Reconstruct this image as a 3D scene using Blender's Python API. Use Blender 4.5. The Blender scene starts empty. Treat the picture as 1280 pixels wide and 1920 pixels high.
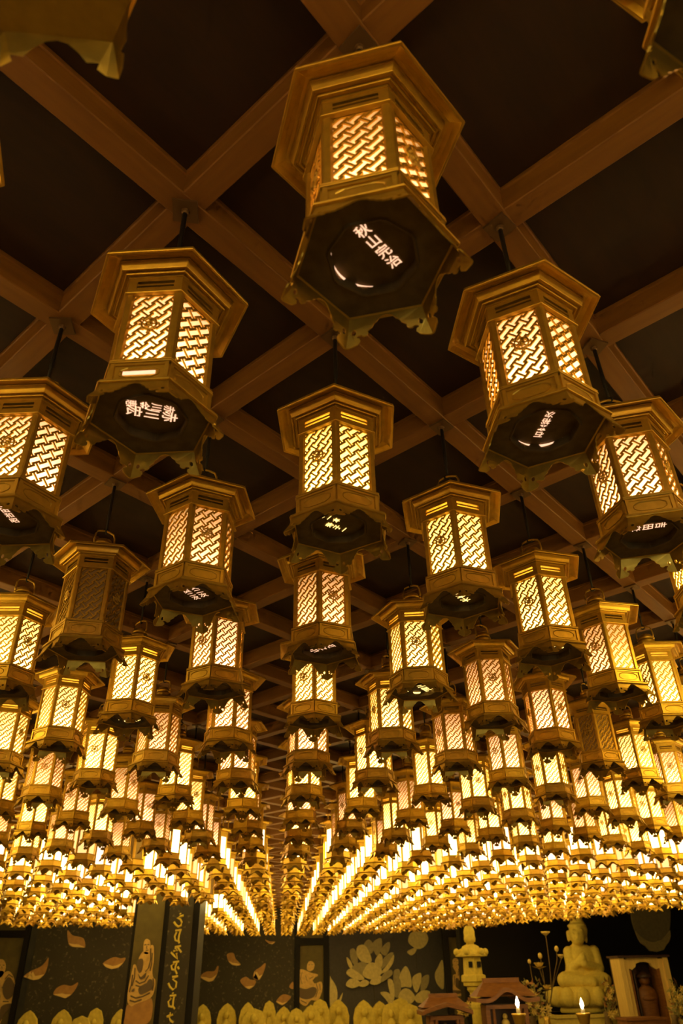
import bpy, math, random
from mathutils import Vector, Matrix
from mathutils.geometry import tessellate_polygon

# ------------------------------------------------------------------ scale, camera, light
S = 0.45                    # one step of the ceiling grid (m)
EYE = 1.45                  # lens height above the floor (m)
HB = 2.85468                # beam underside above the lens, in grid steps
OX, OY = 0.20815, 2.67332   # grid node below the middle lantern
Q2 = math.sqrt(.5)
FOC, PIT, YAW, ROL = 1339.288, 0.575384, -0.0830527, -0.0218499
random.seed(11)

sc = bpy.context.scene
COL = sc.collection
_cy, _sy, _cp, _sp = math.cos(YAW), math.sin(YAW), math.cos(PIT), math.sin(PIT)
FW = Vector((-_sy*_cp, _cy*_cp, _sp))
_r = Vector((_cy, _sy, 0)); _u = _r.cross(FW)
RT = math.cos(ROL)*_r + math.sin(ROL)*_u
UP = -math.sin(ROL)*_r + math.cos(ROL)*_u
cam = bpy.data.cameras.new('camera'); cam.sensor_fit = 'HORIZONTAL'; cam.sensor_width = 36
cam.lens = FOC/1280*36; cam.clip_start = .02; cam.clip_end = 100
cam.dof.use_dof = True; cam.dof.focus_distance = 1.9; cam.dof.aperture_fstop = 10.0
camo = bpy.data.objects.new('camera', cam); COL.objects.link(camo)
camo.matrix_world = Matrix((( RT.x, UP.x, -FW.x, 0), (RT.y, UP.y, -FW.y, 0), (RT.z, UP.z, -FW.z, EYE), (0, 0, 0, 1)))
sc.camera = camo

wd = bpy.data.worlds.new('hall_air'); sc.world = wd; wd.use_nodes = True
wd.node_tree.nodes['Background'].inputs[0].default_value = (1, .62, .25, 1)
wd.node_tree.nodes['Background'].inputs[1].default_value = 0.0

# the entrance behind the visitor: weak daylight coming in through the doorway
dl = bpy.data.lights.new('entrance_daylight', 'AREA'); dl.shape = 'RECTANGLE'; dl.size = 1.8; dl.size_y = 2.0
dl.energy = 13; dl.color = (1, .96, .82)
dlo = bpy.data.objects.new('entrance_daylight', dl); COL.objects.link(dlo)
dlo.location = (.6, -5.0, 1.05); dlo.rotation_euler = (math.radians(90), 0, 0)

vs = sc.view_settings
vs.view_transform = 'Standard'; vs.look = 'None'; vs.gamma = 1.0; vs.use_curve_mapping = False
vs.exposure = 1.2
sc.cycles.use_denoising = True
sc.cycles.max_bounces = 3; sc.cycles.diffuse_bounces = 3; sc.cycles.glossy_bounces = 2; sc.cycles.transmission_bounces = 2
sc.cycles.use_adaptive_sampling = True; sc.cycles.adaptive_threshold = .04; sc.cycles.adaptive_min_samples = 10
sc.cycles.caustics_reflective = False; sc.cycles.caustics_refractive = False
sc.cycles.sample_clamp_indirect = 6.0
BULB = .52     # lamp inside each near lantern (W)

# ------------------------------------------------------------------ pixel helpers
def ray(px, py): return FW*FOC + RT*(px-640) + UP*(960-py)
def at_y(px, py, y):        # the point of a pixel's sight line that lies y grid steps ahead (a wall facing the hall)
    d = ray(px, py); return d*(y/d.y)
def at_z(px, py, z): d = ray(px, py); return d*(z/d.z)
def proj(v):
    d = v.dot(FW); return (640+FOC*v.dot(RT)/d, 960-FOC*v.dot(UP)/d)
def W(v): return Vector((v[0]*S, v[1]*S, EYE+v[2]*S))
def nodep(m, n): return (OX+m*Q2, OY+n*Q2)

# ------------------------------------------------------------------ materials
MATS = {}
def mat(name, col, rough=.5, metal=0., noise=None, emit=None, bump=0., scale=20., spec=None, trans=None, wave=None, ramp=(.32, .68)):
    m = bpy.data.materials.new(name); m.use_nodes = True
    nt = m.node_tree; b = nt.nodes['Principled BSDF']
    b.inputs['Base Color'].default_value = (*col, 1); b.inputs['Roughness'].default_value = rough
    b.inputs['Metallic'].default_value = metal
    if spec is not None: b.inputs['Specular IOR Level'].default_value = spec
    if noise:
        tc = nt.nodes.new('ShaderNodeTexCoord'); nz = nt.nodes.new('ShaderNodeTexNoise')
        mp = nt.nodes.new('ShaderNodeMapping'); nt.links.new(tc.outputs['Object'], mp.inputs[0])
        mp.inputs['Scale'].default_value = wave or (1, 1, 1)
        nz.inputs['Scale'].default_value = scale; nz.inputs['Detail'].default_value = 5
        nt.links.new(mp.outputs[0], nz.inputs['Vector'])
        cr = nt.nodes.new('ShaderNodeValToRGB'); nt.links.new(nz.outputs['Fac'], cr.inputs[0])
        cr.color_ramp.elements[0].position, cr.color_ramp.elements[1].position = ramp
        cr.color_ramp.elements[0].color = (*col, 1); cr.color_ramp.elements[1].color = (*noise, 1)
        nt.links.new(cr.outputs[0], b.inputs['Base Color'])
        if bump:
            bp = nt.nodes.new('ShaderNodeBump'); bp.inputs['Strength'].default_value = bump
            bp.inputs['Distance'].default_value = .01
            nt.links.new(nz.outputs['Fac'], bp.inputs['Height']); nt.links.new(bp.outputs[0], b.inputs['Normal'])
    if emit:
        b.inputs['Emission Color'].default_value = (*emit[0], 1); b.inputs['Emission Strength'].default_value = emit[1]
    if trans:
        tr = nt.nodes.new('ShaderNodeBsdfTranslucent'); tr.inputs[0].default_value = (*trans, 1)
        ad = nt.nodes.new('ShaderNodeAddShader'); out = nt.nodes['Material Output']
        nt.links.new(b.outputs[0], ad.inputs[0]); nt.links.new(tr.outputs[0], ad.inputs[1])
        nt.links.new(ad.outputs[0], out.inputs['Surface'])
    if emit: m.cycles.emission_sampling = 'FRONT'
    MATS[name] = m; return m

mat('brass', (.80, .51, .06), .42, .82, noise=(.68, .42, .046), scale=60)
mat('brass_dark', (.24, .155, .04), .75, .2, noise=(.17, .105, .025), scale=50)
mat('gilt', (.8, .52, .08), .35, .85)
mat('iron', (.018, .014, .010), .55, .3)
CY, CP = (1.0, .69, .19), (1.0, .60, .32)
PAPER = {'yellow': (CY, .8, 5.2), 'soft': (CY, .36, 3.0), 'peach': (CP, .20, 1.5), 'rose': ((1.0, .52, .18), .05, .7)}   # colour, near glow (on top of the lamp), far glow
for k_, (c_, e_, g_) in PAPER.items():
    mat('paper_'+k_, (.7, .58, .36), .8, emit=(c_, e_), trans=(.8, .66, .34) if c_ == CY else (.8, .63, .40)); mat('glow_'+k_, (.7, .58, .36), .8, emit=(c_, g_))
mat('paper_unlit', (.50, .33, .10), .8); mat('glow_unlit', (.50, .33, .10), .8)
mat('cut_yellow', (.8, .66, .4), .8, emit=(CY, 1.2))
mat('cut_peach', (.8, .6, .45), .8, emit=((1.0, .56, .34), .6))
mat('beam_wood', (.27, .108, .010), .6, noise=(.21, .080, .007), scale=9, wave=(.6, 6, 6), bump=.05)
mat('panel_wood', (.040, .0125, .0025), .75, noise=(.026, .008, .0018), scale=7, wave=(1, 5, 1), bump=.05)
mat('plate_metal', (.17, .09, .03), .5, .5)

# ------------------------------------------------------------------ mesh helpers
class MB:
    def __init__(s): s.v = []; s.f = []; s.m = []
    def add(s, vs_, fs_, mi=0):
        o = len(s.v); s.v += [tuple(x) for x in vs_]; s.f += [tuple(o+i for i in f) for f in fs_]; s.m += [mi]*len(fs_); return s
    def box(s, a, b, mi=0, M=None):
        P = [Vector((x, y, z)) for x in (a[0], b[0]) for y in (a[1], b[1]) for z in (a[2], b[2])]
        if M: P = [M @ p for p in P]
        return s.add(P, [(0,1,3,2), (4,6,7,5), (0,4,5,1), (2,3,7,6), (0,2,6,4), (1,5,7,3)], mi)
    def lathe(s, prof, n=6, a0=-math.pi/2, mi=0, cap0=False, cap1=False, c=(0, 0), sx=1, sy=1):
        P = [(c[0]+r*math.cos(a0+2*math.pi*k/n)*sx, c[1]+r*math.sin(a0+2*math.pi*k/n)*sy, z) for r, z in prof for k in range(n)]
        F = [(i*n+k, i*n+(k+1) % n, (i+1)*n+(k+1) % n, (i+1)*n+k) for i in range(len(prof)-1) for k in range(n)]
        if cap0: F.append(tuple(range(n))[::-1])
        if cap1: F.append(tuple((len(prof)-1)*n+k for k in range(n)))
        return s.add(P, F, mi)
    def prism(s, poly, z0, z1, mi=0):
        n = len(poly)
        return s.add([(x, y, z0) for x, y in poly]+[(x, y, z1) for x, y in poly],
                     [tuple(range(n))[::-1], tuple(range(n, 2*n))]+[(k, (k+1) % n, n+(k+1) % n, n+k) for k in range(n)], mi)
    def tube(s, pts, r, n=6, mi=0, closed=False, r1=None):
        pts = [Vector(p) for p in pts]; N = len(pts); P = []
        for i, p in enumerate(pts):
            a = pts[(i-1) % N] if closed or i else p; b = pts[(i+1) % N] if closed or i < N-1 else p
            t = (b-a).normalized(); x = t.orthogonal().normalized() if abs(t.z) < .9 else Vector((1, 0, 0)).cross(t).normalized()
            if abs(t.z) < .9: x = Vector((0, 0, 1)).cross(t).normalized()
            y = t.cross(x); rr = r if r1 is None else r+(r1-r)*i/(N-1)
            P += [p+(x*math.cos(2*math.pi*k/n)+y*math.sin(2*math.pi*k/n))*rr for k in range(n)]
        R_ = N if closed else N-1
        F = [(i*n+k, i*n+(k+1) % n, ((i+1) % N)*n+(k+1) % n, ((i+1) % N)*n+k) for i in range(R_) for k in range(n)]
        if not closed: F += [tuple(range(n))[::-1], tuple((N-1)*n+k for k in range(n))]
        return s.add(P, F, mi)
    def ball(s, c, r, n=10, m=6, mi=0):
        if not hasattr(r, '__len__'): r = (r, r, r)
        P = []; F = []
        for i in range(m+1):
            th = math.pi*i/m
            for k in range(n):
                a = 2*math.pi*k/n
                P.append((c[0]+r[0]*math.sin(th)*math.cos(a), c[1]+r[1]*math.sin(th)*math.sin(a), c[2]+r[2]*math.cos(th)))
        F = [(i*n+k, (i+1)*n+k, (i+1)*n+(k+1) % n, i*n+(k+1) % n) for i in range(m) for k in range(n)]
        return s.add(P, F, mi)
    def sheet(s, outer, holes, fn, th, mi=0):      # flat outline with holes, mapped by fn(x, y, depth) and given thickness
        loops = [outer]+holes; flat = [p for l in loops for p in l]; N = len(flat)
        T = tessellate_polygon([[Vector((p[0], p[1], 0)) for p in l] for l in loops])
        P = [fn(x, y, 0) for x, y in flat]+[fn(x, y, th) for x, y in flat]
        F = [tuple(t) for t in T]+[tuple(N+i for i in t[::-1]) for t in T]
        o = 0
        for l in loops:
            n = len(l); F += [(o+k, o+(k+1) % n, N+o+(k+1) % n, N+o+k) for k in range(n)]; o += n
        return s.add(P, F, mi)
    def mesh(s, name, mats, smooth=False, scale=1.0):
        me = bpy.data.meshes.new(name); me.from_pydata([(x*scale, y*scale, z*scale) for x, y, z in s.v], [], s.f)
        for q in ([mats] if isinstance(mats, str) else mats): me.materials.append(MATS[q])
        if len(me.materials) > 1: me.polygons.foreach_set('material_index', s.m)
        if smooth: me.polygons.foreach_set('use_smooth', [True]*len(me.polygons))
        me.update(); return me
def fixn(me):
    import bmesh
    b = bmesh.new(); b.from_mesh(me); bmesh.ops.recalc_face_normals(b, faces=b.faces); b.to_mesh(me); b.free(); return me
def obj(name, me, parent=None, loc=None, rz=0):
    o = bpy.data.objects.new(name, me); COL.objects.link(o)
    if parent: o.parent = parent
    if loc is not None: o.location = loc
    if rz: o.rotation_euler = (0, 0, rz)
    return o
def tag(o, label, cat=None, group=None, kind=None):
    if label: o['label'] = label
    if cat: o['category'] = cat
    if group: o['group'] = group
    if kind: o['kind'] = kind
    return o
def empty(name, loc, rz=0):
    o = bpy.data.objects.new(name, None); COL.objects.link(o); o.location = loc; o.rotation_euler = (0, 0, rz); o.empty_display_size = .05; return o
def clip(poly, x0, x1, y0, y1):
    for ax, lim, sg in ((0, x0, 1), (0, x1, -1), (1, y0, 1), (1, y1, -1)):
        out = []
        for i in range(len(poly)):
            a, b = poly[i-1], poly[i]; da, db = sg*(a[ax]-lim), sg*(b[ax]-lim)
            if (da >= 0) != (db >= 0):
                t = da/(da-db); out.append((a[0]+(b[0]-a[0])*t, a[1]+(b[1]-a[1])*t))
            if db >= 0: out.append(b)
        poly = out
        if not poly: return []
    return poly

# ------------------------------------------------------------------ ceiling: boards, panels, crossing beams
CZ = HB+.15                                                    # underside of the coffer boards
XA, XB, YA, YB = -24, 26, -14, 42
bm = MB(); bm.box((XA, YA, CZ+.02), (XB, YB, CZ+.12))
ceiling = obj('ceiling', bm.mesh('ceiling', 'panel_wood', scale=S)); ceiling.location = (0, 0, EYE); tag(ceiling, 'dark timber coffered ceiling', kind='structure')
BW = .060
def beam(along_u, k):
    # u beams run where j is constant, v beams where i is constant (45 degrees to the hall)
    d = Vector((Q2, Q2, 0)) if along_u else Vector((-Q2, Q2, 0)); nrm = Vector((-d.y, d.x, 0))
    base = Vector((OX, OY, 0))+(Vector((-Q2, Q2, 0))*k if along_u else Vector((Q2, Q2, 0))*k)
    # clip to the room
    t0, t1 = -99, 99
    for ax, lo, hi in ((0, XA, XB), (1, YA, YB)):
        a, b = (lo-base[ax])/d[ax], (hi-base[ax])/d[ax]; t0, t1 = max(t0, min(a, b)), min(t1, max(a, b))
    if t1-t0 < 2: return
    zb = HB if along_u else HB+.004
    prof = [(-BW, zb+.005), (-BW+.005, zb), (BW-.005, zb), (BW, zb+.005), (BW, zb+.122), (BW+.007, zb+.126), (BW+.007, CZ+.03),
            (-BW-.007, CZ+.03), (-BW-.007, zb+.126), (-BW, zb+.122)]
    n = len(prof); mb = MB()
    L = t1-t0; NS = max(2, int(L*2))          # many short lengths keep the ray tree tight
    mb.add([(L*q/NS, x, z) for q in range(NS+1) for x, z in prof], [(q*n+k2, (q+1)*n+k2, (q+1)*n+(k2+1) % n, q*n+(k2+1) % n) for q in range(NS) for k2 in range(n)]+[tuple(range(n)), tuple(range(NS*n, (NS+1)*n))[::-1]])
    o = obj('ceiling_beam', mb.mesh('ceiling_beam', 'beam_wood', scale=S), ceiling)
    p = base+d*t0; o.location = (p.x*S, p.y*S, 0); o.rotation_euler = (0, 0, math.atan2(d.y, d.x))
for k in range(-45, 46): beam(True, k); beam(False, k)
pn = MB(); pn.box((-.432, -.432, CZ), (.432, .432, CZ+.02))
pnm = pn.mesh('ceiling_panel', 'panel_wood', scale=S)
for i in range(-6, 26):
    for j in range(-8, 22):
        x, y = OX+(i-j)*Q2, OY+(i+j+1)*Q2
        if .2 < y < 11 and abs(x) < 1.2+.62*y:
            o = obj('ceiling_panel', pnm, ceiling, (x*S, y*S, 0), math.pi/4)

# ------------------------------------------------------------------ lanterns: shared part meshes
BASE = 1.30                                   # foot tips below the beam, grid steps
def D(d): return BASE-d
C30 = math.cos(math.pi/6)
LM = {}
def edge_line(mb, R, d, r=.0032, mi=0):      # rounded bead along a hexagonal edge
    P = [(R*math.cos(-math.pi/2+math.pi/3*k), R*math.sin(-math.pi/2+math.pi/3*k), D(d)) for k in range(6)]
    for k in range(6): mb.tube([P[k], P[(k+1) % 6]], r, 6, mi)
# ceiling plate and rod
b = MB(); b.box((-.054, -.054, D(.012)), (.054, .054, D(0))); b.lathe([(.020, D(.012)), (.016, D(.024)), (.010, D(.03))], 10, cap1=True)
LM['plate'] = fixn(b.mesh('ceiling_plate', 'plate_metal', scale=S))
b = MB(); b.lathe([(.0105, D(.02)), (.0105, D(.30)), (.007, D(.305)), (.007, D(.375))], 8, cap0=True, cap1=True)
b.tube([(.0+.016*math.sin(a), 0, D(.389)+.016*math.cos(a)) for a in [x*.5 for x in range(0, 11)]], .005, 6)
LM['rod'] = fixn(b.mesh('hanging_rod', 'iron', True, S))
# bail loop and cap dome
b = MB()
loop = [(-.060, .497), (-.066, .47), (-.063, .425), (-.052, .400), (-.025, .391), (0, .387), (.025, .391), (.052, .400), (.063, .425), (.066, .47), (.060, .497)]
b.tube([(x, 0, D(d)) for x, d in loop], .0062, 6); b.ball((-.060, 0, D(.500)), .012, 8, 5); b.ball((.060, 0, D(.500)), .012, 8, 5)
LM['bail'] = b.mesh('bail_loop', 'brass', True, S)
b = MB(); b.lathe([(.006, D(.452)), (.026, D(.455)), (.046, D(.466)), (.058, D(.484)), (.060, D(.500)), (.054, D(.506)), (.066, D(.511)), (.070, D(.530)), (.060, D(.545)), (.095, D(.564))], 18, cap0=True)
LM['cap'] = fixn(b.mesh('cap_dome', 'brass', True, S))
# roof: shallow hexagonal hat with a wide turned-down eave
b = MB(); b.lathe([(.066, D(.556)), (.14, D(.570)), (.22, D(.592)), (.300, D(.622)), (.311, D(.627)), (.312, D(.641)), (.304, D(.643)), (.298, D(.638)), (.285, D(.629)), (.268, D(.622)), (.244, D(.618)), (.12, D(.616))], 6, cap0=True, cap1=True)
edge_line(b, .3115, .641); LM['roof'] = fixn(b.mesh('roof', 'brass', scale=S))
b = MB(); b.lathe([(.246, D(.612)), (.252, D(.622)), (.246, D(.640)), (.239, D(.655)), (.233, D(.657)), (.230, D(.652)), (.222, D(.651)), (.220, D(.659)), (.214, D(.661)), (.211, D(.656)), (.203, D(.656)), (.202, D(.668)), (.186, D(.668)), (.15, D(.666))], 6, cap1=True)
edge_line(b, .2385, .6555); edge_line(b, .2515, .6225, .0025); edge_line(b, .2175, .660, .0025); LM['cornice'] = fixn(b.mesh('cornice', 'brass', scale=S))
def on_face(t, r, z, k): # t along the side, r out from the axis, face k centred on angle k*60-60 deg
    a = math.radians(60*k-60); return (r*math.cos(a)-t*math.sin(a), r*math.sin(a)+t*math.cos(a), z)
def fbox(mb, k, t0, t1, d0, d1, r0, r1, mi=0):
    P = [on_face(t, r, D(d), k) for t in (t0, t1) for r in (r0, r1) for d in (d0, d1)]
    mb.add(P, [(0,1,3,2), (4,6,7,5), (0,4,5,1), (2,3,7,6), (0,2,6,4), (1,5,7,3)], mi)
# frieze with two slits on each side
b = MB(); ap = .198*C30; hs = .099
for k in range(6):
    fbox(b, k, -hs, hs, .666, .684, ap-.014, ap); fbox(b, k, -hs, hs, .728, .747, ap-.014, ap)
    fbox(b, k, -hs, -hs+.030, .684, .728, ap-.014, ap); fbox(b, k, hs-.030, hs, .684, .728, ap-.014, ap)
    fbox(b, k, -hs+.03, hs-.03, .696, .705, ap-.011, ap-.002); fbox(b, k, -hs+.03, hs-.03, .714, .728, ap-.010, ap-.002)
b.lathe([(.196, D(.744)), (.204, D(.746)), (.204, D(.752)), (.190, D(.754))], 6)
edge_line(b, .2045, .749, .0028); LM['frieze_open'] = b.mesh('frieze', 'brass', scale=S)
b.lathe([(.195, D(.750)), (.01, D(.750))], 6, mi=1); LM['frieze'] = b.mesh('frieze', ['brass', 'brass_dark'], scale=S)     # dim ones: unseen baffle added above the paper blocks the lamp, slits stay dark
# corner post
b = MB(); R0, e = .197, .021
V0 = Vector((0, -R0)); e1 = Vector((math.cos(math.radians(30)), math.sin(math.radians(30)))); e2 = Vector((-e1.x, e1.y))
poly = [V0+e2*e, V0+e2*.004+Vector((0, 0)), V0+e1*.004, V0+e1*e, V0+e1*e+Vector((0, .012)), V0+e2*e+Vector((0, .012))]
b.prism([(p.x, p.y) for p in poly], D(1.094), D(.752)); LM['post'] = fixn(b.mesh('corner_post', 'brass', scale=S))
# woven lattice panel (normal to -Y)
def lattice(th=.005):
    b = MB(); V_, al = .0505, math.radians(45); P_, Qp = 2*V_*math.sin(al), V_*math.cos(al)
    w = .0092; we = .0068; f = (P_/2-w-we)/2; bb = Qp-2*w; c2 = bb/2+w; T0, T1, Z0, Z1 = -.083, .083, D(1.090), D(.750)
    ca, sa = math.cos(al), math.sin(al); y0 = -.187*C30
    fr = .006
    def put(p0, p1, q0, q1):
        pl = clip([(p*ca-q*sa, p*sa+q*ca+D(.92)) for p, q in ((p0, q0), (p1, q0), (p1, q1), (p0, q1))], T0, T1, Z0, Z1)
        if len(pl) > 2:
            n = len(pl); b.add([(x, y0, z) for x, z in pl]+[(x, y0+th, z) for x, z in pl], [tuple(range(n))]+[(k, n+k, n+(k+1) % n, (k+1) % n) for k in range(n)])
    for k in range(-8, 9):
        for l in range(-8, 9):
            p, q = P_*(l+.5+k/2), k*Qp
            X, Z = p*ca-q*sa, p*sa+q*ca
            if abs(X) < .12 and abs(Z) < .22:
                put(p-we/2, p+we/2, q-c2, q+c2); put(p-we/2-f-w, p+we/2+f+w, q+c2, q+c2+w); put(p-we/2-f-w, p+we/2+f+w, q-c2-w, q-c2)
    for a_, c_ in (((T0, Z0), (T1, Z0+fr)), ((T0, Z1-fr), (T1, Z1)), ((T0, Z0), (T0+fr, Z1)), ((T1-fr, Z0), (T1, Z1))):
        b.box((a_[0], y0-.001, a_[1]), (c_[0], y0+th, c_[1]))
    return b
LM['lattice'] = lattice().mesh('lattice_panel', 'brass', scale=S)
# wheel medallion
b = MB(); y0 = -.187*C30-.004; zc = D(.905)
def ring(r, t): b.tube([(r*math.cos(a), y0, zc+r*math.sin(a)) for a in [2*math.pi*k/20 for k in range(20)]], t, 6, closed=True)
ring(.027, .0045); ring(.011, .004); b.ball((0, y0, zc), (.007, .006, .007), 8, 5)
for k in range(8):
    a = math.pi/4*k; c_, s_ = math.cos(a), math.sin(a)
    b.tube([(.009*c_, y0, zc+.009*s_), (.027*c_, y0, zc+.027*s_)], .0032, 5); b.ball((.0345*c_, y0, zc+.0345*s_), .0052, 6, 4)
LM['medallion'] = b.mesh('medallion', 'gilt', True, S)
# paper lining
for t in ('yellow', 'soft', 'peach', 'rose', 'unlit'):
    b = MB(); b.lathe([(.178, D(1.10)), (.178, D(.742))], 6); LM['paper_'+t] = fixn(b.mesh('paper_lining', 'paper_'+t, scale=S))
# base: rail, band, ornamented band panels, flange
b = MB(); b.lathe([(.190, D(1.088)), (.206, D(1.090)), (.208, D(1.096)), (.208, D(1.104)), (.199, D(1.108)), (.185, D(1.108))], 6)
edge_line(b, .2085, .0+1.104, .0026); edge_line(b, .2075, 1.093, .0022); LM['rail'] = fixn(b.mesh('bottom_rail', 'brass', scale=S))
b = MB(); b.lathe([(.199, D(1.106)), (.199, D(1.188))], 6)
LM['band'] = fixn(b.mesh('base_band', 'brass', scale=S))
def band_panel():
    b = MB(); y0 = -.199*C30
    for s_ in (-1, 1):
        b.box((s_*.0995-.014 if s_ > 0 else -.0995, y0-.008, D(1.188)), (.0995 if s_ > 0 else -.0995+.014, y0+.002, D(1.108)))
    b.box((-.0995, y0-.006, D(1.117)), (.0995, y0+.002, D(1.108))); b.box((-.0995, y0-.006, D(1.188)), (.0995, y0+.002, D(1.179)))
    pts = []
    for k in range(36):       # cusped cartouche line
        a = 2*math.pi*k/36; rx, rz = .064, .0235
        q = 1+.10*math.cos(4*a)-.05*math.cos(8*a)
        pts.append((rx*math.copysign(abs(math.cos(a))**.7, math.cos(a))*q, y0-.001, D(1.148)+rz*math.copysign(abs(math.sin(a))**.7, math.sin(a))*(2-q)))
    b.tube(pts, .003, 5, closed=True); return b
LM['band_panel'] = band_panel().mesh('band_panel', 'brass', scale=S)
b = MB(); b.lathe([(.195, D(1.184)), (.212, D(1.186)), (.222, D(1.196)), (.233, D(1.199)), (.234, D(1.209)), (.224, D(1.212)), (.214, D(1.206))], 6)
edge_line(b, .234, 1.2085, .0035); edge_line(b, .2125, 1.188, .0022); LM['flange'] = fixn(b.mesh('base_flange', 'brass', scale=S))
# underside board with an eight-lobed opening, and the name disc in it
def lobe(R, k, n): # octagon with small notches at its corners
    a = 2*math.pi*k/n; o = (a+math.pi/8) % (math.pi/4)-math.pi/8
    r = R*math.cos(math.pi/8)/math.cos(o)*1.03
    if abs(abs(o)-math.pi/8) < .06: r *= .965
    return (r*math.cos(a), r*math.sin(a))
NL = 96
def hexpt(R, a): o = (a+math.pi/2+math.pi/6) % (math.pi/3)-math.pi/6; o = (a+math.pi/2) % (math.pi/3)-math.pi/6; r = R*C30/math.cos(o); return (r*math.cos(a), r*math.sin(a))
b = MB(); L0 = [(*hexpt(.217, 2*math.pi*k/NL), D(1.204)) for k in range(NL)]; L1 = [(*lobe(.130, k, NL), D(1.200)) for k in range(NL)]; L2 = [(*lobe(.126, k, NL), D(1.207)) for k in range(NL)]; L3 = [(*lobe(.120, k, NL), D(1.204)) for k in range(NL)]; L4 = [(*lobe(.120, k, NL), D(1.172)) for k in range(NL)]
b.add(L0+L1+L2+L3+L4, [(r*NL+k, r*NL+(k+1) % NL, (r+1)*NL+(k+1) % NL, (r+1)*NL+k) for r in range(4) for k in range(NL)])
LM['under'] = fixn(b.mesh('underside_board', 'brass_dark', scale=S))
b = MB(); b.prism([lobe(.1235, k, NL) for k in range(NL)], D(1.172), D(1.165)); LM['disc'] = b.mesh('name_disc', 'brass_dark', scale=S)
# skirt panel: cusped apron between two feet, flaring outwards
def skirt_outline():
    h = [(-.5, 0), (-.5, .5), (-.5, .98), (-.47, 1.0), (-.415, .97), (-.36, .93), (-.335, .84), (-.35, .76), (-.385, .73), (-.375, .67), (-.33, .66), (-.30, .71), (-.265, .71), (-.24, .65), (-.245, .57), (-.215, .51), (-.185, .46), (-.165, .36), (-.12, .28), (-.09, .18), (-.045, .12), (0, .09)]
    return h+[(-x, y) for x, y in h[-2::-1]]
def skirt_fn(u, v, w):
    R = .219+.040*v**1.6+w; a = math.pi/3
    return (u*R*.998 if abs(u) < .5 else u*R, -R*C30, D(1.205+.088*v))
b = MB(); hol = [[(s_*(.425+.030*math.cos(a)), .56+.10*math.sin(a)) for a in [2*math.pi*k/8 for k in range(8)]] for s_ in (-1, 1)]
b.sheet(skirt_outline(), hol, skirt_fn, .005); LM['skirt'] = fixn(b.mesh('skirt_panel', 'brass', scale=S))
# glow gap beside a name disc that sits askew
b = MB(); gp = [math.radians(90+a_) for a_ in range(-46, 47, 4)]; NG = len(gp)
b.add([(.1155*math.cos(a_), .1155*math.sin(a_), D(1.1735)) for a_ in gp]+[(.1165*math.cos(a_), .1165*math.sin(a_), D(1.1735+.002+.009*math.cos((a_-math.pi/2)*1.9)**2)) for a_ in gp], [(k, k+1, NG+k+1, NG+k) for k in range(NG-1)])
LM['gap_peach'] = b.mesh('disc_gap', 'cut_peach', scale=S); LM['gap_yellow'] = b.mesh('disc_gap', 'cut_yellow', scale=S)

def text_mesh(txt, size, material):     # characters set one below the other
    cu = bpy.data.curves.new('lettering', 'FONT'); cu.body = '\n'.join(txt); cu.size = size; cu.space_line = 1.06; cu.align_x = 'CENTER'; cu.align_y = 'CENTER'
    cu.offset = size*.012; cu.resolution_u = 3
    o = bpy.data.objects.new('tmp', cu); COL.objects.link(o)
    dg = bpy.context.evaluated_depsgraph_get(); me = bpy.data.meshes.new_from_object(o.evaluated_get(dg))
    bpy.data.objects.remove(o); me.name = 'lettering'; me.materials.clear(); me.materials.append(MATS[material]); return me

# ------------------------------------------------------------------ lanterns: where they hang, how they are turned, how they glow
# (row, column): (pixel x of a near post at the rail, side of it that carries a wheel, paper)
TURN = {(-2,0): (742,'R','rose'), (-1,-1): (318,'L','peach'), (-1,1): (942,'R','peach'), (0,-2): (37,'L','peach'), (0,0): (631,'L','soft'), (0,2): (1170,'L','peach'),
 (1,-1): (347,'R','rose'), (1,1): (862,'L','soft'), (2,-2): (192,'R','unlit'), (2,0): (598,'R','rose'), (2,2): (1027,'L','soft'), (3,-3): (19,'R','soft'), (3,-1): (396,'L','peach'),
 (3,1): (757,'R','soft'), (3,3): (1150,'L','rose'), (4,-2): (249,'R','yellow'), (4,0): (589,'L','soft'), (4,2): (906,'R','rose'), (4,4): (1237,'L','soft'), (5,-3): (92,'R','soft'),
 (5,-1): (439,'R','peach'), (5,1): (711,'L','soft'), (5,3): (1044,'R','peach'), (6,-4): (21,'R','soft'), (6,-2): (273,'R','rose'), (6,0): (593,'R','peach'), (6,2): (835,'L','rose'),
 (6,4): (1126,'L','unlit'), (7,-3): (152,'R','yellow'), (7,-1): (434,'L','peach'), (7,1): (689,'L','yellow'), (7,3): (946,'L','peach'), (7,5): (1199,'R','soft'), (8,-4): (58,'R','rose'),
 (8,-2): (329,'L','yellow'), (8,0): (548,'L','yellow'), (8,2): (807,'R','yellow'), (8,4): (1022,'L','yellow'), (8,6): (1248,'R','peach'), (9,-3): (235,'R','rose'), (9,3): (885,'R','yellow'),
 (9,5): (1103,'L','peach'), (10,6): (1161,'L','yellow'), (10,4): (957,'L','yellow'), (11,5): (1035,'L','peach'), (10,0): (558,'L','peach'), (1,3): (1290,'L','yellow'),
 (9,-1): (455,'L','yellow'), (9,1): (680,'R','yellow'), (9,-5): (0,'L','soft'), (9,7): (1310,'L','yellow'), (10,-2): (352,'R','soft'), (10,2): (768,'R','rose'), (10,-4): (140,'L','rose'), (11,-1): (464,'L','rose'), (11,3): (850,'R','peach'), (11,1): (650,'L','rose'), (11,7): (1222,'L','yellow'), (11,-3): (264,'R','peach'), (11,-5): (61,'L','yellow')}
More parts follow.
